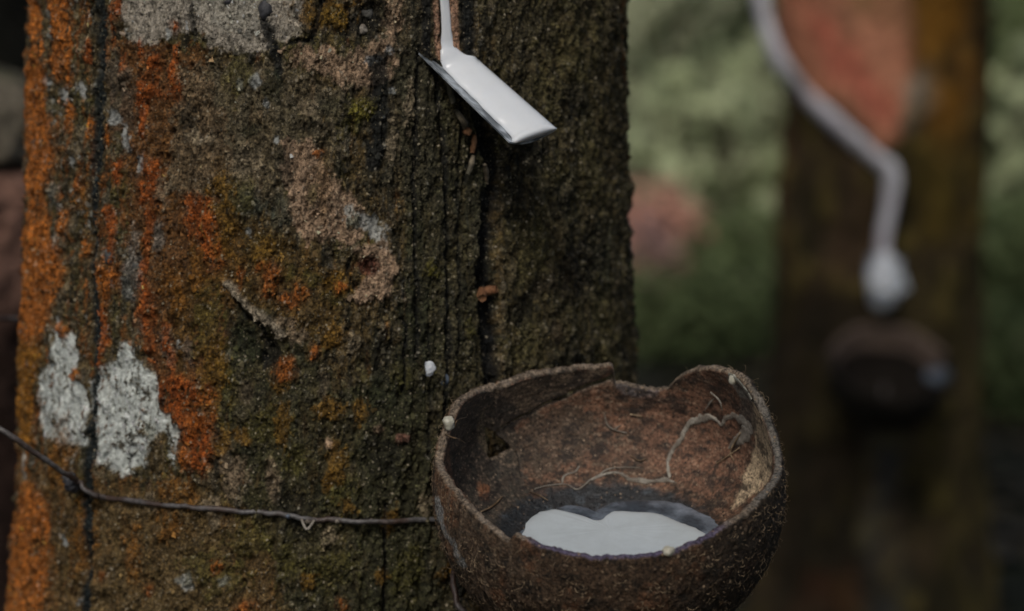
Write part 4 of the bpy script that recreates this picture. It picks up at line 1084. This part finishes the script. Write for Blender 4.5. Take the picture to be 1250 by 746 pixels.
# latex in the cup
ltilt = R_(10.5)
LN_ = np.array([0.0, -math.sin(ltilt), math.cos(ltilt)])
L0 = CC - AX * (bi * 0.60)
def on_latex(px, py):
    d = ray(px, py); return CAM + d * ((L0 - CAM).dot(LN_) / d.dot(LN_))
def pool(name, back, front_depth, lift, thk, mat, label, cat, parent=None):
    B = [on_latex(*q) for q in back]
    B = smooth_path(B, len(B) * 5)
    # close the outline under the near rim, following the bowl
    cen = L0.copy(); a0 = B[-1] - cen; a1 = B[0] - cen
    LX = CX; LY = np.cross(LN_, LX)
    ang0 = math.atan2(a0.dot(LY), a0.dot(LX)); ang1 = math.atan2(a1.dot(LY), a1.dot(LX))
    while ang1 > ang0: ang1 -= 2 * math.pi
    r0, r1 = np.linalg.norm(a0), np.linalg.norm(a1)
    Fp = []
    for f in np.linspace(0, 1, 32)[1:-1]:
        a = ang0 + (ang1 - ang0) * f
        r = (r0 * (1 - f) + r1 * f) * (1 - f * (1 - f) * 4) + front_depth * 4 * f * (1 - f)
        Fp.append(cen + LX * math.cos(a) * r + LY * math.sin(a) * r)
    O = np.array(list(B) + Fp); c0 = O.mean(0); n = len(O)
    rad = O - c0; ar = np.arange(n)
    nz0 = fbm(O[:, 0] / 0.0025 + 40, O[:, 1] / 0.0025 + 40, O[:, 2] / 0.0025 + lift * 1e5, 4, 95)
    O = c0 + rad * (1 + 0.030 * nz0)[:, None]
    rings = [1.0, 0.995, 0.98, 0.96, 0.93, 0.88, 0.75, 0.5, 0.25, 0.0]
    V = []
    V += [p - LN_ * 0.004 for p in c0 + (O - c0)]
    for q in rings:
        hgt = lift + thk * (1 - q ** 14)
        V += [c0 + (p - c0) * q + LN_ * (hgt + 0.00012 * k_ * math.sin(q * 3.14) ** 2) for p, k_ in zip(O, nz0)]
    F = grid_faces(len(rings) + 1, n, True)
    ob = mesh_np(name, np.array(V), F, mat, parent, origin=c0)
    return tag(ob, label, cat) if label else ob
skin_back = [(632, 668), (636, 650), (650, 634), (668, 626), (690, 618), (712, 620), (722, 626), (735, 620), (752, 613), (780, 611), (810, 612), (832, 616), (850, 624), (868, 632), (878, 646), (876, 662)]
pool('latex_skin', skin_back, 0.042, 0.0002, 0.0010, M['latex_wet'], 'bluish half clotted latex skin round the edge of the pool in the coconut cup', 'latex skin')
white_back = [(634, 668), (637, 655), (644, 641), (657, 630), (673, 625), (690, 628), (706, 632), (722, 638), (733, 638), (742, 631), (752, 627), (775, 628), (800, 629), (815, 634), (830, 641), (848, 647), (861, 656), (864, 668)]
pool('latex_pool', white_back, 0.040, 0.0010, 0.0009, M['latex_pool'], 'pool of white liquid latex lying in the bottom of the coconut cup', 'latex')

# ------------------------------------------------------------------ wire round the trunk
wr = 0.0011
wp = []
wlist = [(100, 592), (118, 606), (160, 612), (210, 617), (260, 620), (330, 628), (370, 634), (400, 635), (460, 637), (530, 635), (600, 636), (680, 640), (745, 648)]
back = []
# from the knot out to the left, slack, then round the back of the trunk
d0 = surf_pt(100, 592, 0.0025)
lefts = [at(92, 586, d0[1] - 0.004), at(70, 571, d0[1] - 0.012), at(40, 552, d0[1] - 0.018), at(0, 524, d0[1] - 0.022), at(-50, 500, d0[1] - 0.010)]
zb = lefts[-1][2]
for a, rr2 in ((-1.9, 0.185), (-2.3, 0.175), (-2.8, 0.16), (-3.3, 0.15), (-3.8, 0.147), (-4.2, 0.147), (-4.6, 0.146)):
    back.append(np.array([axf(0.75) + rr2 * math.sin(a), YT - rr2 * math.cos(a), zb + (surf_pt(745, 648)[2] - zb) * (-1.9 - a) / 2.7]))
WO = surf_pt(300, 625)
fronts = []
for k, (x, y) in enumerate(wlist):
    fronts.append(max((surf_pt(x + dx, y + dy, wr * 0.9) for dx in (-6, 0, 6) for dy in (-4, 0, 4)), key=lambda p: -p[1]) if False else surf_pt(x, y, wr * 1.15))
loop = smooth_path(np.array(back[::-1] + lefts[::-1] + fronts) - WO, 260)
wobn = fbm(np.arange(260) / 5.0, np.arange(260) * 0.0, 0, 3, 90) * 0.0009
loop[:, 2] += wobn
wire = empty('binding_wire', WO)
tag(wire, 'rusty thin wire tied round the lichen covered trunk below the white lichen patch', 'wire')
rads = wr * (1 + 0.18 * fbm(np.arange(260) / 4.0, np.arange(260) * 0.0 + 3, 0, 3, 91))
tube('wire_loop', loop, rads, M['wire'], wire, 8, None, 1.0, 0.2)
for k, (x, y) in enumerate(((88, 584), (100, 591))):
    blob('wire_knot', surf_pt(x, y, 0.004) - WO, 0.0030, 0.0028, 0.0026, M['knot'], wire, 40 + k, 0.5, freq=2.5)
tn = surf_pt(116, 604, 0.003) - WO
tube('wire_tail', [surf_pt(96, 590, 0.005) - WO, surf_pt(108, 586, 0.007) - WO, surf_pt(114, 594, 0.006) - WO, surf_pt(122, 606, 0.003) - WO], 0.0010, M['wire'], wire, 6, 14)
for k, (x, y, rx) in enumerate(((376, 636, 4.5), (404, 636, 4), (412, 637, 3), (352, 630, 2.5), (453, 636, 2.5))):
    blob('latex_bead', surf_pt(x, y, 0.0015) - WO, rx * 0.00034, 0.0011, 0.0009 + 0.0004 * (k == 0), M['latex_dry'] if k % 2 == 0 else M['latex_wet'], wire, 50 + k, 0.4)
tube('latex_bead', [surf_pt(368, 633, 0.003) - WO, surf_pt(375, 645, 0.003) - WO, surf_pt(384, 634, 0.003) - WO], 0.0006, M['latex_dry'], wire, 6, 12)
# the wire cradle under the cup
crd = [surf_pt(556, 640, 0.002), at(556, 672, 0.965), at(557, 690, 0.950), at(553, 705, 0.943), at(556, 725, 0.938), at(566, 746, 0.935), CC + np.array([-0.035, 0.006, -0.0645]), CC + np.array([0.0, 0.012, -0.0715]), CC + np.array([0.036, 0.018, -0.064]), CC + np.array([0.060, 0.045, -0.048]), CC + np.array([0.045, 0.100, -0.03]), CC + np.array([0.02, 0.135, -0.02])]
cr_o = np.array(crd[1])
hw = tube('wire_cradle', np.array(crd) - cr_o, 0.0012, M['wire'], None, 8, 90, 1.0, 0.5)
hw.location = cr_o; tag(hw, 'grey frayed wire cradle running from the trunk under the coconut cup', 'wire')

# ------------------------------------------------------------------ background trees
def simple_tree(name, x, y, Rb, label, paint, z0=-0.15, z1=3.2, lean=(0, 0), nz=260, nt=160, zf=(0.0, 1.1), group=None, base_z=0.0):
    root = empty(name, (x, y, base_z)); tag(root, label, 'tree', group)
    zz_ = np.concatenate([np.linspace(z0, zf[0], 10, endpoint=False), np.linspace(zf[0], zf[1], nz), np.linspace(zf[1], z1, 20)[1:]])
    tt_ = np.linspace(-math.pi, math.pi, nt, endpoint=False)
    Zg, Tg = np.meshgrid(zz_, tt_, indexing='ij')
    sx = (np.cos(Tg) * 3 + 8); sy = (np.sin(Tg) * 3 + 8)
    n1 = fbm(sx * 0.8, sy * 0.8, Zg * 8, 4, int(x * 10) + 100); n2 = fbm(sx * 2.2, sy * 2.2, Zg * 26, 4, int(x * 10) + 101)
    R = Rb * (1 + 0.08 * n1) + 0.005 * n2 - 0.012 * Zg + 0.06 * np.exp(-np.clip(Zg, 0, 9) / 0.12) * (1 + 0.4 * np.sin(4 * Tg))
    c = np.zeros(Zg.shape + (3,)); c[:] = (0.06, 0.042, 0.022)
    n3 = fbm(sx * 1.3, sy * 1.3, Zg * 12, 3, int(x * 10) + 102); c = cmix(c, (0.020, 0.018, 0.009), sst(-0.1, 0.3, n3) * 0.85); c = cmix(c, (0.15, 0.115, 0.03), sst(0.05, 0.4, n2) * 0.6)
    c, R = paint(c, R, Tg, Zg, n1, n2)
    Vv = np.stack([R * np.sin(Tg) + lean[0] * Zg, -R * np.cos(Tg) + lean[1] * Zg, Zg - base_z], -1).reshape(-1, 3)
    mesh_np('trunk', Vv, grid_faces(len(zz_), nt, True), M['bark_far'], root, {'Col': c.reshape(-1, 3)})
    return root

YB = 3.05; RB = 0.132
XB = (1072 - 625) / FPX * YB * 1.02
def bgz(py): 
    a = PITCH + math.atan((py - 373) / FPX); return CAM[2] - (YB - RB) * math.tan(a)
def bgp(px, py):
    """point on the background tree seen at a pixel"""
    d = ray(px, py); ox, oy = -XB, -YB
    A = d[0] ** 2 + d[1] ** 2; B = ox * d[0] + oy * d[1]; C = ox * ox + oy * oy - RB * RB; D = B * B - A * C
    t = (-B - math.sqrt(D)) / A if D > 0 else -B / A
    P = CAM + d * t
    return math.atan2(P[0] - XB, -(P[1] - YB)), P[2]
def paint_b(c, R, T, Z, n1, n2):
    X = T * RB / 0.001 + 9 * n1 + 7 * n2; Y = Z / 0.001 + 12 * n2 - 9 * n1
    def pp(pts): return [(bgp(*q)[0] * RB / 0.001, bgp(*q)[1] / 0.001) for q in pts]
    mot = sst(-0.5, 0.25, fbm(T * 5 + 20, Z * 24, 0, 4, 210)) * 0.75 + 0.25
    def lay(pts, col, s, soft=22):
        nonlocal c
        d = poly_sd(X, Y, pp(pts)); c = cmix(c, col, sst(-soft, soft, d + 4 * n2) * s * (mot if soft == 22 else 1))
    lay([(1110, -60), (1205, -60), (1205, 90), (1190, 170), (1160, 200), (1130, 150), (1118, 60)], (0.30, 0.135, 0.02), 0.85)
    lay([(1120, 180), (1200, 150), (1205, 260), (1180, 300), (1120, 290)], (0.14, 0.095, 0.02), 0.8)
    lay([(1100, 330), (1200, 340), (1210, 600), (1150, 740), (1120, 600)], (0.07, 0.055, 0.02), 0.6)
    lay([(1195, 440), (1215, 440), (1240, 760), (1200, 760)], (0.09, 0.08, 0.022), 0.7)
    lay([(940, 60), (960, 90), (955, 300), (942, 330)], (0.16, 0.085, 0.035), 0.7)
    lay([(1020, 160), (1070, 200), (1060, 330), (1000, 330), (990, 220)], (0.085, 0.05, 0.03), 0.6)
    lay([(930, -60), (1105, -60), (1112, 100), (1102, 172), (1080, 182), (1020, 130), (960, 80), (935, 20)], (0.62, 0.27, 0.16), 0.95, 10)
    lay([(985, -60), (1110, -60), (1100, 30), (1040, 15)], (0.30, 0.18, 0.08), 0.85, 22)
    lay([(965, 0), (1010, 30), (1095, 130), (1090, 165), (1040, 120), (985, 60)], (0.60, 0.17, 0.11), 0.8, 12)
    lay([(1005, 10), (1030, 15), (1035, 40), (1010, 40)], (0.5, 0.28, 0.16), 0.7)
    lay([(1105, 105), (1135, 95), (1140, 130), (1118, 150)], (0.42, 0.36, 0.28), 0.9)
    d = poly_sd(X, Y, pp([(930, -60), (1105, -60), (1112, 100), (1095, 185), (1070, 185), (1020, 135), (960, 85), (925, 20)]))
    R = R - 0.008 * sst(-2, 5, d) + 0.016 * np.exp(-((T + 1.35) / 0.55) ** 2) * sst(bgz(120), bgz(-20), Z)
    lay([(1060, 520), (1095, 520), (1095, 760), (1065, 760)], (0.05, 0.055, 0.06), 0.7)
    lay([(940, 340), (1055, 360), (1060, 520), (1050, 760), (960, 760)], (0.018, 0.014, 0.009), 0.7, 14)
    lay([(990, 700), (1045, 700), (1045, 746), (990, 746)], (0.10, 0.04, 0.02), 0.6)
    return c, R
bt = simple_tree('rubber_tree', XB, YB, RB, 'out of focus rubber tree with a red tapping panel, behind and right of the cup', paint_b)
BO = np.array([XB, YB, 0.0])
def bsurf(px, py, lift):
    t, z = bgp(px, py); R = RB + lift
    return np.array([XB + R * math.sin(t), YB - R * math.cos(t), z])
ch = [(at(x, y, YB - 0.035 - 0.09 * max(0, (x - 905) / 80)) if x < 960 else bsurf(x, y, -0.001 if x < 1080 and y < 200 else 0.003)) for x, y in ((922, -70), (927, -15), (935, 30), (954, 78), (985, 118), (1025, 155), (1065, 190), (1087, 210), (1086, 245), (1078, 290), (1078, 318))]
chr_ = np.interp(np.linspace(0, 1, 70), np.linspace(0, 1, 11), [0.0135, 0.0145, 0.0140, 0.0150, 0.0140, 0.0145, 0.0135, 0.0150, 0.0120, 0.0100, 0.0115]) * 1.14 * (1 + 0.16 * fbm(np.arange(70) / 4.0, np.zeros(70) + 3, 0, 3, 97))
lc = tube('latex_line', np.array(ch) - BO, chr_, M['latex_far'], None, 10, 70, 0.45)
lc.location = BO; tag(lc, 'blurred white latex running down the slanted cut of the background tree', 'latex')
so = bsurf(1080, 318, 0.01)
sv = [so, at(1078, 335, so[1] - 0.02), at(1084, 362, so[1] - 0.05)]
def spoon(name, P, wid, mat, org, lift=0.0, thk=0.0012):
    V = []; Pp = smooth_path(P, 12); n = 9
    for k in (0, 1):
        for i, p in enumerate(Pp):
            T = Pp[min(i + 1, 11)] - Pp[max(i - 1, 0)]; T /= np.linalg.norm(T)
            b = np.cross(T, [0, -0.8, 0.6]); b /= np.linalg.norm(b); nn = np.cross(b, T)
            if nn[1] > 0: nn = -nn
            for j in range(n):
                t = 2 * j / (n - 1) - 1
                V.append(p + b * wid * t * (0.75 + 0.25 * i / 11) + nn * (wid * 0.5 * t * t + lift - k * thk))
    F = grid_faces(12, n).tolist() + [[a + 12 * n for a in reversed(f)] for f in grid_faces(12, n).tolist()]
    return mesh_np(name, np.array(V), np.array(F), mat, None, origin=org)
s2 = spoon('tapping_spout', sv, 0.023, M['tin'], so); tag(s2, 'blurred metal spout under the latex line of the background tree', 'spout')
l2 = blob('latex_drop', (0, 0, 0), 0.0185, 0.012, 0.031, M['latex'], None, 8, 0.35, freq=1.1); l2.location = at(1081, 343, so[1] - 0.036)
tag(l2, 'white latex heaped in the spout of the background tree', 'latex')
# its cup
def small_bowl(name, c, R, axis, label):
    axis = np.array(axis, float); axis /= np.linalg.norm(axis)
    bx_ = np.cross([0, 1, 0.001], axis); bx_ /= np.linalg.norm(bx_); by_ = np.cross(axis, bx_)
    npz, ntz = 64, 26
    p = np.linspace(0, 2 * math.pi, npz, endpoint=False); q = np.linspace(0, 1, ntz)
    thr_ = 1.40 + 0.10 * fbm(np.cos(p) * 2 + 5, np.sin(p) * 2 + 5, 0, 3, 200)
    T = thr_[None] + q[:, None] * (math.pi - 0.02 - thr_[None]); Pm = np.repeat(p[None], ntz, 0)
    D = (np.sin(T) * np.cos(Pm))[..., None] * bx_ + (np.sin(T) * np.sin(Pm))[..., None] * by_ + np.cos(T)[..., None] * axis
    n = fbm(D[..., 0] * 5 + 9, D[..., 1] * 5 + 9, D[..., 2] * 5 + 9, 3, 201)
    O = D * (R * (1 + 0.02 * n))[..., None]; I = D * (R * 0.93)
    V = np.concatenate([I.reshape(-1, 3), O.reshape(-1, 3)])
    g1 = grid_faces(ntz, npz, True); nn = npz * ntz
    j = np.arange(npz); rim = np.stack([j, (j + 1) % npz, (j + 1) % npz + nn, j + nn], -1)
    root = empty(name, c - axis * R); tag(root, label, 'coconut shell cup')
    colr_ = np.zeros((2 * nn, 3)); colr_[:nn] = (0.05, 0.035, 0.025); colr_[nn:] = (0.014, 0.012, 0.009); bk = np.nonzero(D.reshape(-1, 3)[:, 1] > 0.2)[0]; bk1 = bk[bk < npz * 7]; colr_[:nn] = (0.02, 0.016, 0.013); colr_[bk1] = (0.20, 0.145, 0.115); colr_[nn + bk1] = (0.17, 0.125, 0.10)  # lit back rim and shaded rest of the shell painted into the colour
    mesh_np('shell', V + axis * R, np.concatenate([g1[:, ::-1], g1 + nn, rim]), M['bark_far'], root, {'Col': colr_})
    blob('bluish_highlight', bx_ * R * 0.75 + axis * R * 1.12 - by_ * R * 0.25, 0.014, 0.012, 0.010, M['latex_wet'], root, 3, 0.2)  # bluish highlight on the right of the cup, modelled as a blob
    return root
cb = at(1085, 452, YB - RB - 0.085)
small_bowl('coconut_cup', cb, 0.072, (0.05, -0.50, 1), 'dark out of focus coconut shell cup hanging on the background tree')
tube('hanging_wire', [(0, 0, 0), (0.01, 0.05, 0.03), (0.0, 0.10, 0.05)], 0.0025, M['wire'], None, 6, 10).location = cb + np.array([0.0, 0.04, -0.045])
tag(bpy.data.objects['hanging_wire'], 'wire holding the blurred cup against the background tree', 'wire')

# more trees of the plantation, mostly hidden, and a near black one added as dark backdrop at far left
def plain(cdark, cmid, moss=(0.05, 0.055, 0.02)):
    def f(c, R, T, Z, n1, n2):
        c[:] = cmid; c = cmix(c, cdark, sst(-0.2, 0.3, n1)); c = cmix(c, moss, sst(0.1, 0.5, n2) * 0.6)
        return c, R
    return f
def place(px, Y): return (px - 625) / FPX * Y * 1.01
simple_tree('rubber_tree', place(-60, 3.4), 3.4, 0.15, 'nearly black rubber tree added as dark backdrop at the left edge behind the mossy stump', plain((0.008, 0.009, 0.007), (0.016, 0.015, 0.011), (0.014, 0.016, 0.010)), nz=60, nt=60)

# mossy stump at the left edge
def paint_s(px): return None
SX, SY, SR = place(-52, 1.75), 1.75, 0.066
def stump():
    root = empty('mossy_stump', (SX, SY, 0)); tag(root, 'mossy rounded stump with reddish bark behind the left edge of the trunk', 'stump')
    nt, nz = 200, 320
    T = np.linspace(-math.pi, math.pi, nt, endpoint=False)
    zt = CAM[2] - SY * math.tan(PITCH + math.atan((66 - 373) / FPX))
    zc_ = CAM[2] - SY * math.tan(PITCH + math.atan((192 - 373) / FPX))
    q = np.linspace(0, 1, nz)
    Vv = []; cc = []
    prof_z = np.concatenate([np.linspace(-0.1, zc_ - 0.16, 40), np.linspace(zc_ - 0.16, zt - 0.045, 160)[1:], zt - 0.045 * (1 - np.sin(np.linspace(0, math.pi / 2, 60)[1:]))])
    prof_r = np.concatenate([np.full(40, 1.0), np.full(159, 1.0), np.cos(np.linspace(0, math.pi / 2, 60)[1:]) * 1.0 + 0.001])
    Zg = np.repeat(prof_z[:, None], nt, 1); Tg = np.repeat(T[None], len(prof_z), 0)
    n1 = fbm(np.cos(Tg) * 2 + 9, np.sin(Tg) * 2 + 9, Zg * 14, 4, 300); n2 = fbm(np.cos(Tg) * 9 + 9, np.sin(Tg) * 9 + 9, Zg * 60, 4, 301)
    crease = np.exp(-((Zg - zc_ - 0.004 * np.sin(Tg * 2 + 1)) / 0.0035) ** 2)
    R = (SR + 0.05 * prof_r[:, None]) * 0 + 0.118 * prof_r[:, None] ** 1.0 * (1 + 0.03 * n1) + 0.005 * n2 - 0.012 * crease
    R = R + 0.010 * sst(zc_ + 0.002, zc_ - 0.02, Zg) * prof_r[:, None] + 0.05 * np.exp(-np.clip(Zg, 0, 9) / 0.15)
    c = np.zeros(Zg.shape + (3,)); c[:] = (0.17, 0.145, 0.105)
    c = cmix(c, (0.17, 0.175, 0.085), sst(zt - 0.02, zt - 0.002, Zg + 0.02 * n1)); c = cmix(c, (0.30, 0.25, 0.18), sst(0.0, 0.4, n2) * 0.7); c = cmix(c, (0.05, 0.045, 0.035), sst(0.0, 0.4, n1) * 0.8)
    low = sst(zc_ + 0.003, zc_ - 0.003, Zg)
    c = cmix(c, (0.27, 0.15, 0.11), low); c = cmix(c, (0.12, 0.065, 0.048), low * sst(-0.1, 0.4, n1 + 0.5 * n2) * 0.8)
    c = cmix(c, (0.016, 0.010, 0.008), sst(zc_ - 0.06, zc_ - 0.12, Zg + 0.01 * n1) * 0.9)  # lower stump darkened, its deep shade painted into the colour
    c = cmix(c, (0.010, 0.008, 0.006), crease)
    Vv = np.stack([R * np.sin(Tg), -R * np.cos(Tg), Zg], -1).reshape(-1, 3)
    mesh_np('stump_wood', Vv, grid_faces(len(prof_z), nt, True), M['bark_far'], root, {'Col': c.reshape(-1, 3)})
SX = place(-30, SY) - 0.06
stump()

# ------------------------------------------------------------------ undergrowth
def leaf_cloud(n, rx, ry, rz, size, rs, lean=0.7, zfloor=0.0):
    r = np.random.default_rng(rs)
    d = r.normal(size=(n, 3)); d /= np.linalg.norm(d, axis=1)[:, None]
    rad = r.random(n) ** 0.45
    k = 1 + 0.35 * fbm(d[:, 0] * 2 + 5, d[:, 1] * 2 + 5, d[:, 2] * 2 + 5, 3, rs)
    C = d * (rad * k)[:, None] * np.array([rx, ry, rz]); C[:, 2] = np.abs(C[:, 2] + rz * 0.9) + zfloor
    a = r.normal(size=(n, 3)); a[:, 2] -= 0.4; a /= np.linalg.norm(a, axis=1)[:, None]
    b = r.normal(size=(n, 3)); b -= a * (a * b).sum(1)[:, None]; b /= np.linalg.norm(b, axis=1)[:, None]
    nn = np.cross(a, b); s = size * r.uniform(0.6, 1.4, n)[:, None]
    v = [C, C + a * s * 0.5 + b * s * 0.2 + nn * s * 0.05, C + a * s, C + a * s * 0.5 - b * s * 0.2 + nn * s * 0.05]
    V = np.stack(v, 1).reshape(-1, 3)
    F = np.arange(n * 4).reshape(-1, 4)
    return V, F
def leafmat(nm, c, c2): return surf_mat(nm, color=c, color2=c2, rough=0.7, spec=0.15, nscale=14, nmul=(0.6, 1.4), bump=0, trans=0.35)
M['leaf_a'] = leafmat('leaf_pale', (0.50, 0.52, 0.36), (0.13, 0.15, 0.045)); M['leaf_b'] = leafmat('leaf_green', (0.16, 0.20, 0.09), (0.09, 0.12, 0.05))
M['leaf_c'] = leafmat('leaf_red', (0.70, 0.36, 0.23), (0.60, 0.38, 0.33)); M['leaf_d'] = leafmat('leaf_orange', (0.38, 0.17, 0.035), (0.25, 0.13, 0.03))
M['leaf_f'] = leafmat('leaf_glaucous', (0.36, 0.40, 0.24), (0.27, 0.31, 0.17)); M['leaf_g'] = leafmat('leaf_pink', (0.50, 0.31, 0.29), (0.36, 0.24, 0.21))
M['leaf_e'] = leafmat('leaf_dark', (0.03, 0.04, 0.018), (0.018, 0.022, 0.010))
M['stem'] = surf_mat('stem', color=(0.06, 0.045, 0.03), rough=0.8, nscale=60, bump=0)
bush_mesh = {}
def bush(px, Y, w_, h_, key, label, seed, size=0.036, n=1500, base=None, group=None):
    x = place(px, Y); z = float(ground_z(np.array([x]), np.array([Y]))[0]) if base is None else base
    root = empty('undergrowth_bush', (x, Y, z)); tag(root, label, 'bush', group)
    V, F = leaf_cloud(n, w_, w_ * 0.7, h_ / 1.9, size, seed)
    mesh_np('foliage', V, F, M[key], root, smooth=False)
    r = np.random.default_rng(seed)
    for k in range(4):
        a = r.uniform(0, 6.28)
        tube('stem', [(0, 0, -0.03), (0.1 * w_ * math.cos(a), 0.1 * w_ * math.sin(a), h_ * 0.3), (0.45 * w_ * math.cos(a), 0.45 * w_ * math.sin(a), h_ * 0.75)], [0.012, 0.009, 0.004], M['stem'], root, 6, 8)
    return root
bush(835, 7.2, 0.55, 0.75, 'leaf_a', 'tall pale green bush between the two trees, highest in the gap', 1, n=13000)
bush(900, 6.2, 0.35, 0.42, 'leaf_a', 'low pale green bush against the left side of the background tree', 2, n=8000)
bush(760, 8.4, 0.7, 0.85, 'leaf_b', 'green bush partly hidden by the right edge of the front trunk', 3, n=13000)
bush(1235, 6.8, 0.45, 0.72, 'leaf_b', 'grey green bush at the right edge behind the background tree', 4, n=11000)
bush(985, 8.8, 0.8, 0.95, 'leaf_a', 'broad green bush seen behind the background tree', 5, n=13000)
bush(1230, 9.5, 0.8, 1.0, 'leaf_a', 'tall pale bush furthest back at the right', 6, n=13000)
bush(796, 5.4, 0.11, 0.30, 'leaf_c', 'seedling with salmon red leaves beside the right edge of the front trunk', 7, size=0.035, n=900)
bush(1245, 5.2, 0.26, 0.30, 'leaf_b', 'green plant on the ground at the right edge, in front of the taller bushes', 8, n=2500)
bush(812, 6.0, 0.16, 0.50, 'leaf_f', 'thin pale grey green plant with large leaves, just right of the front trunk', 15, size=0.13, n=70)
bush(905, 6.0, 0.20, 0.55, 'leaf_f', 'pale plant with large leaves left of the background tree', 16, size=0.14, n=80)
bush(870, 6.8, 0.22, 0.70, 'leaf_e', 'tall plant with dark leaves between the pale plants', 17, size=0.14, n=120)
bush(1232, 6.0, 0.16, 0.62, 'leaf_f', 'pale large leaved plant at the right edge', 18, size=0.13, n=80)
bush(798, 4.9, 0.07, 0.30, 'leaf_g', 'small seedling with dull pink leaves, the lower of the two beside the front trunk', 19, size=0.035, n=300)
bush(-40, 6.5, 0.5, 0.6, 'leaf_e', 'dark green bush at the far left', 9, n=1600)
bush(850, 4.8, 0.26, 0.20, 'leaf_b', 'low spreading green plant on the ground left of the background tree', 11, n=1400)
bush(905, 5.4, 0.20, 0.22, 'leaf_b', 'low green plant further back, left of the background tree', 12, n=1400)
bush(1225, 4.4, 0.16, 0.20, 'leaf_b', 'low green plant on the ground right of the background tree', 13, n=1200)
# the mass of low growth that closes the view further back
V, F = [], []
r = np.random.default_rng(77); off = 0
for k in range(120):
    x = r.uniform(-9, 9); y = r.uniform(9.5, 22); v, f = leaf_cloud(320, 0.9, 0.6, 0.55, 0.14, 400 + k)
    V.append(v + np.array([x, y, -0.05])); F.append(f + off); off += len(v)
ug = mesh_np('undergrowth', np.concatenate(V), np.concatenate(F), M['leaf_b'], None, smooth=False)
tag(ug, 'blurred mass of green undergrowth far behind the trees', 'undergrowth', kind='stuff')
# leaf litter
nl = 9000; r = np.random.default_rng(88)
lx_ = r.uniform(-4, 4, nl); ly_ = r.uniform(0.4, 10, nl); lz_ = ground_z(lx_, ly_)
a = r.normal(size=(nl, 3)) * np.array([1, 1, 0.25]); a /= np.linalg.norm(a, axis=1)[:, None]
b = np.cross(a, np.array([0, 0, 1.0])); s = r.uniform(0.02, 0.055, nl)[:, None]; C = np.stack([lx_, ly_, lz_ + 0.008], -1)
V = np.stack([C - a * s, C + b * s * 0.45 + [0, 0, 0.004], C + a * s + [0, 0, 0.006], C - b * s * 0.45 + [0, 0, 0.004]], 1).reshape(-1, 3)
M['litter'] = surf_mat('litter', color=(0.045, 0.032, 0.014), color2=(0.014, 0.013, 0.007), rough=0.8, nscale=12, nmul=(0.4, 1.6), bump=0)
ll = mesh_np('leaf_litter', V, np.arange(nl * 4).reshape(-1, 4), M['litter'], None, smooth=False)
tag(ll, 'scattered dead leaves on the dark plantation floor', 'leaf litter', kind='stuff')

# ------------------------------------------------------------------ unseen leaf canopy added overhead to shade the near trees, the growth beyond stands in the open
nl = 9000; r = np.random.default_rng(99)
C = np.stack([r.uniform(-3.6, 2.6, nl), r.uniform(-4.8, 2.2, nl), r.uniform(3.1, 4.3, nl)], -1)
a = r.normal(size=(nl, 3)); a /= np.linalg.norm(a, axis=1)[:, None]
b = r.normal(size=(nl, 3)); b -= a * (a * b).sum(1)[:, None]; b /= np.linalg.norm(b, axis=1)[:, None]
s = r.uniform(0.10, 0.20, nl)[:, None]
V = np.stack([C - a * s * 0.5, C + b * s * 0.2, C + a * s * 0.5, C - b * s * 0.2], 1).reshape(-1, 3)
cn = mesh_np('added_canopy', V, np.arange(nl * 4).reshape(-1, 4), M['leaf_b'], None, smooth=False)
tag(cn, 'unseen green leaf canopy added overhead to shade the near trees', 'canopy', kind='stuff')
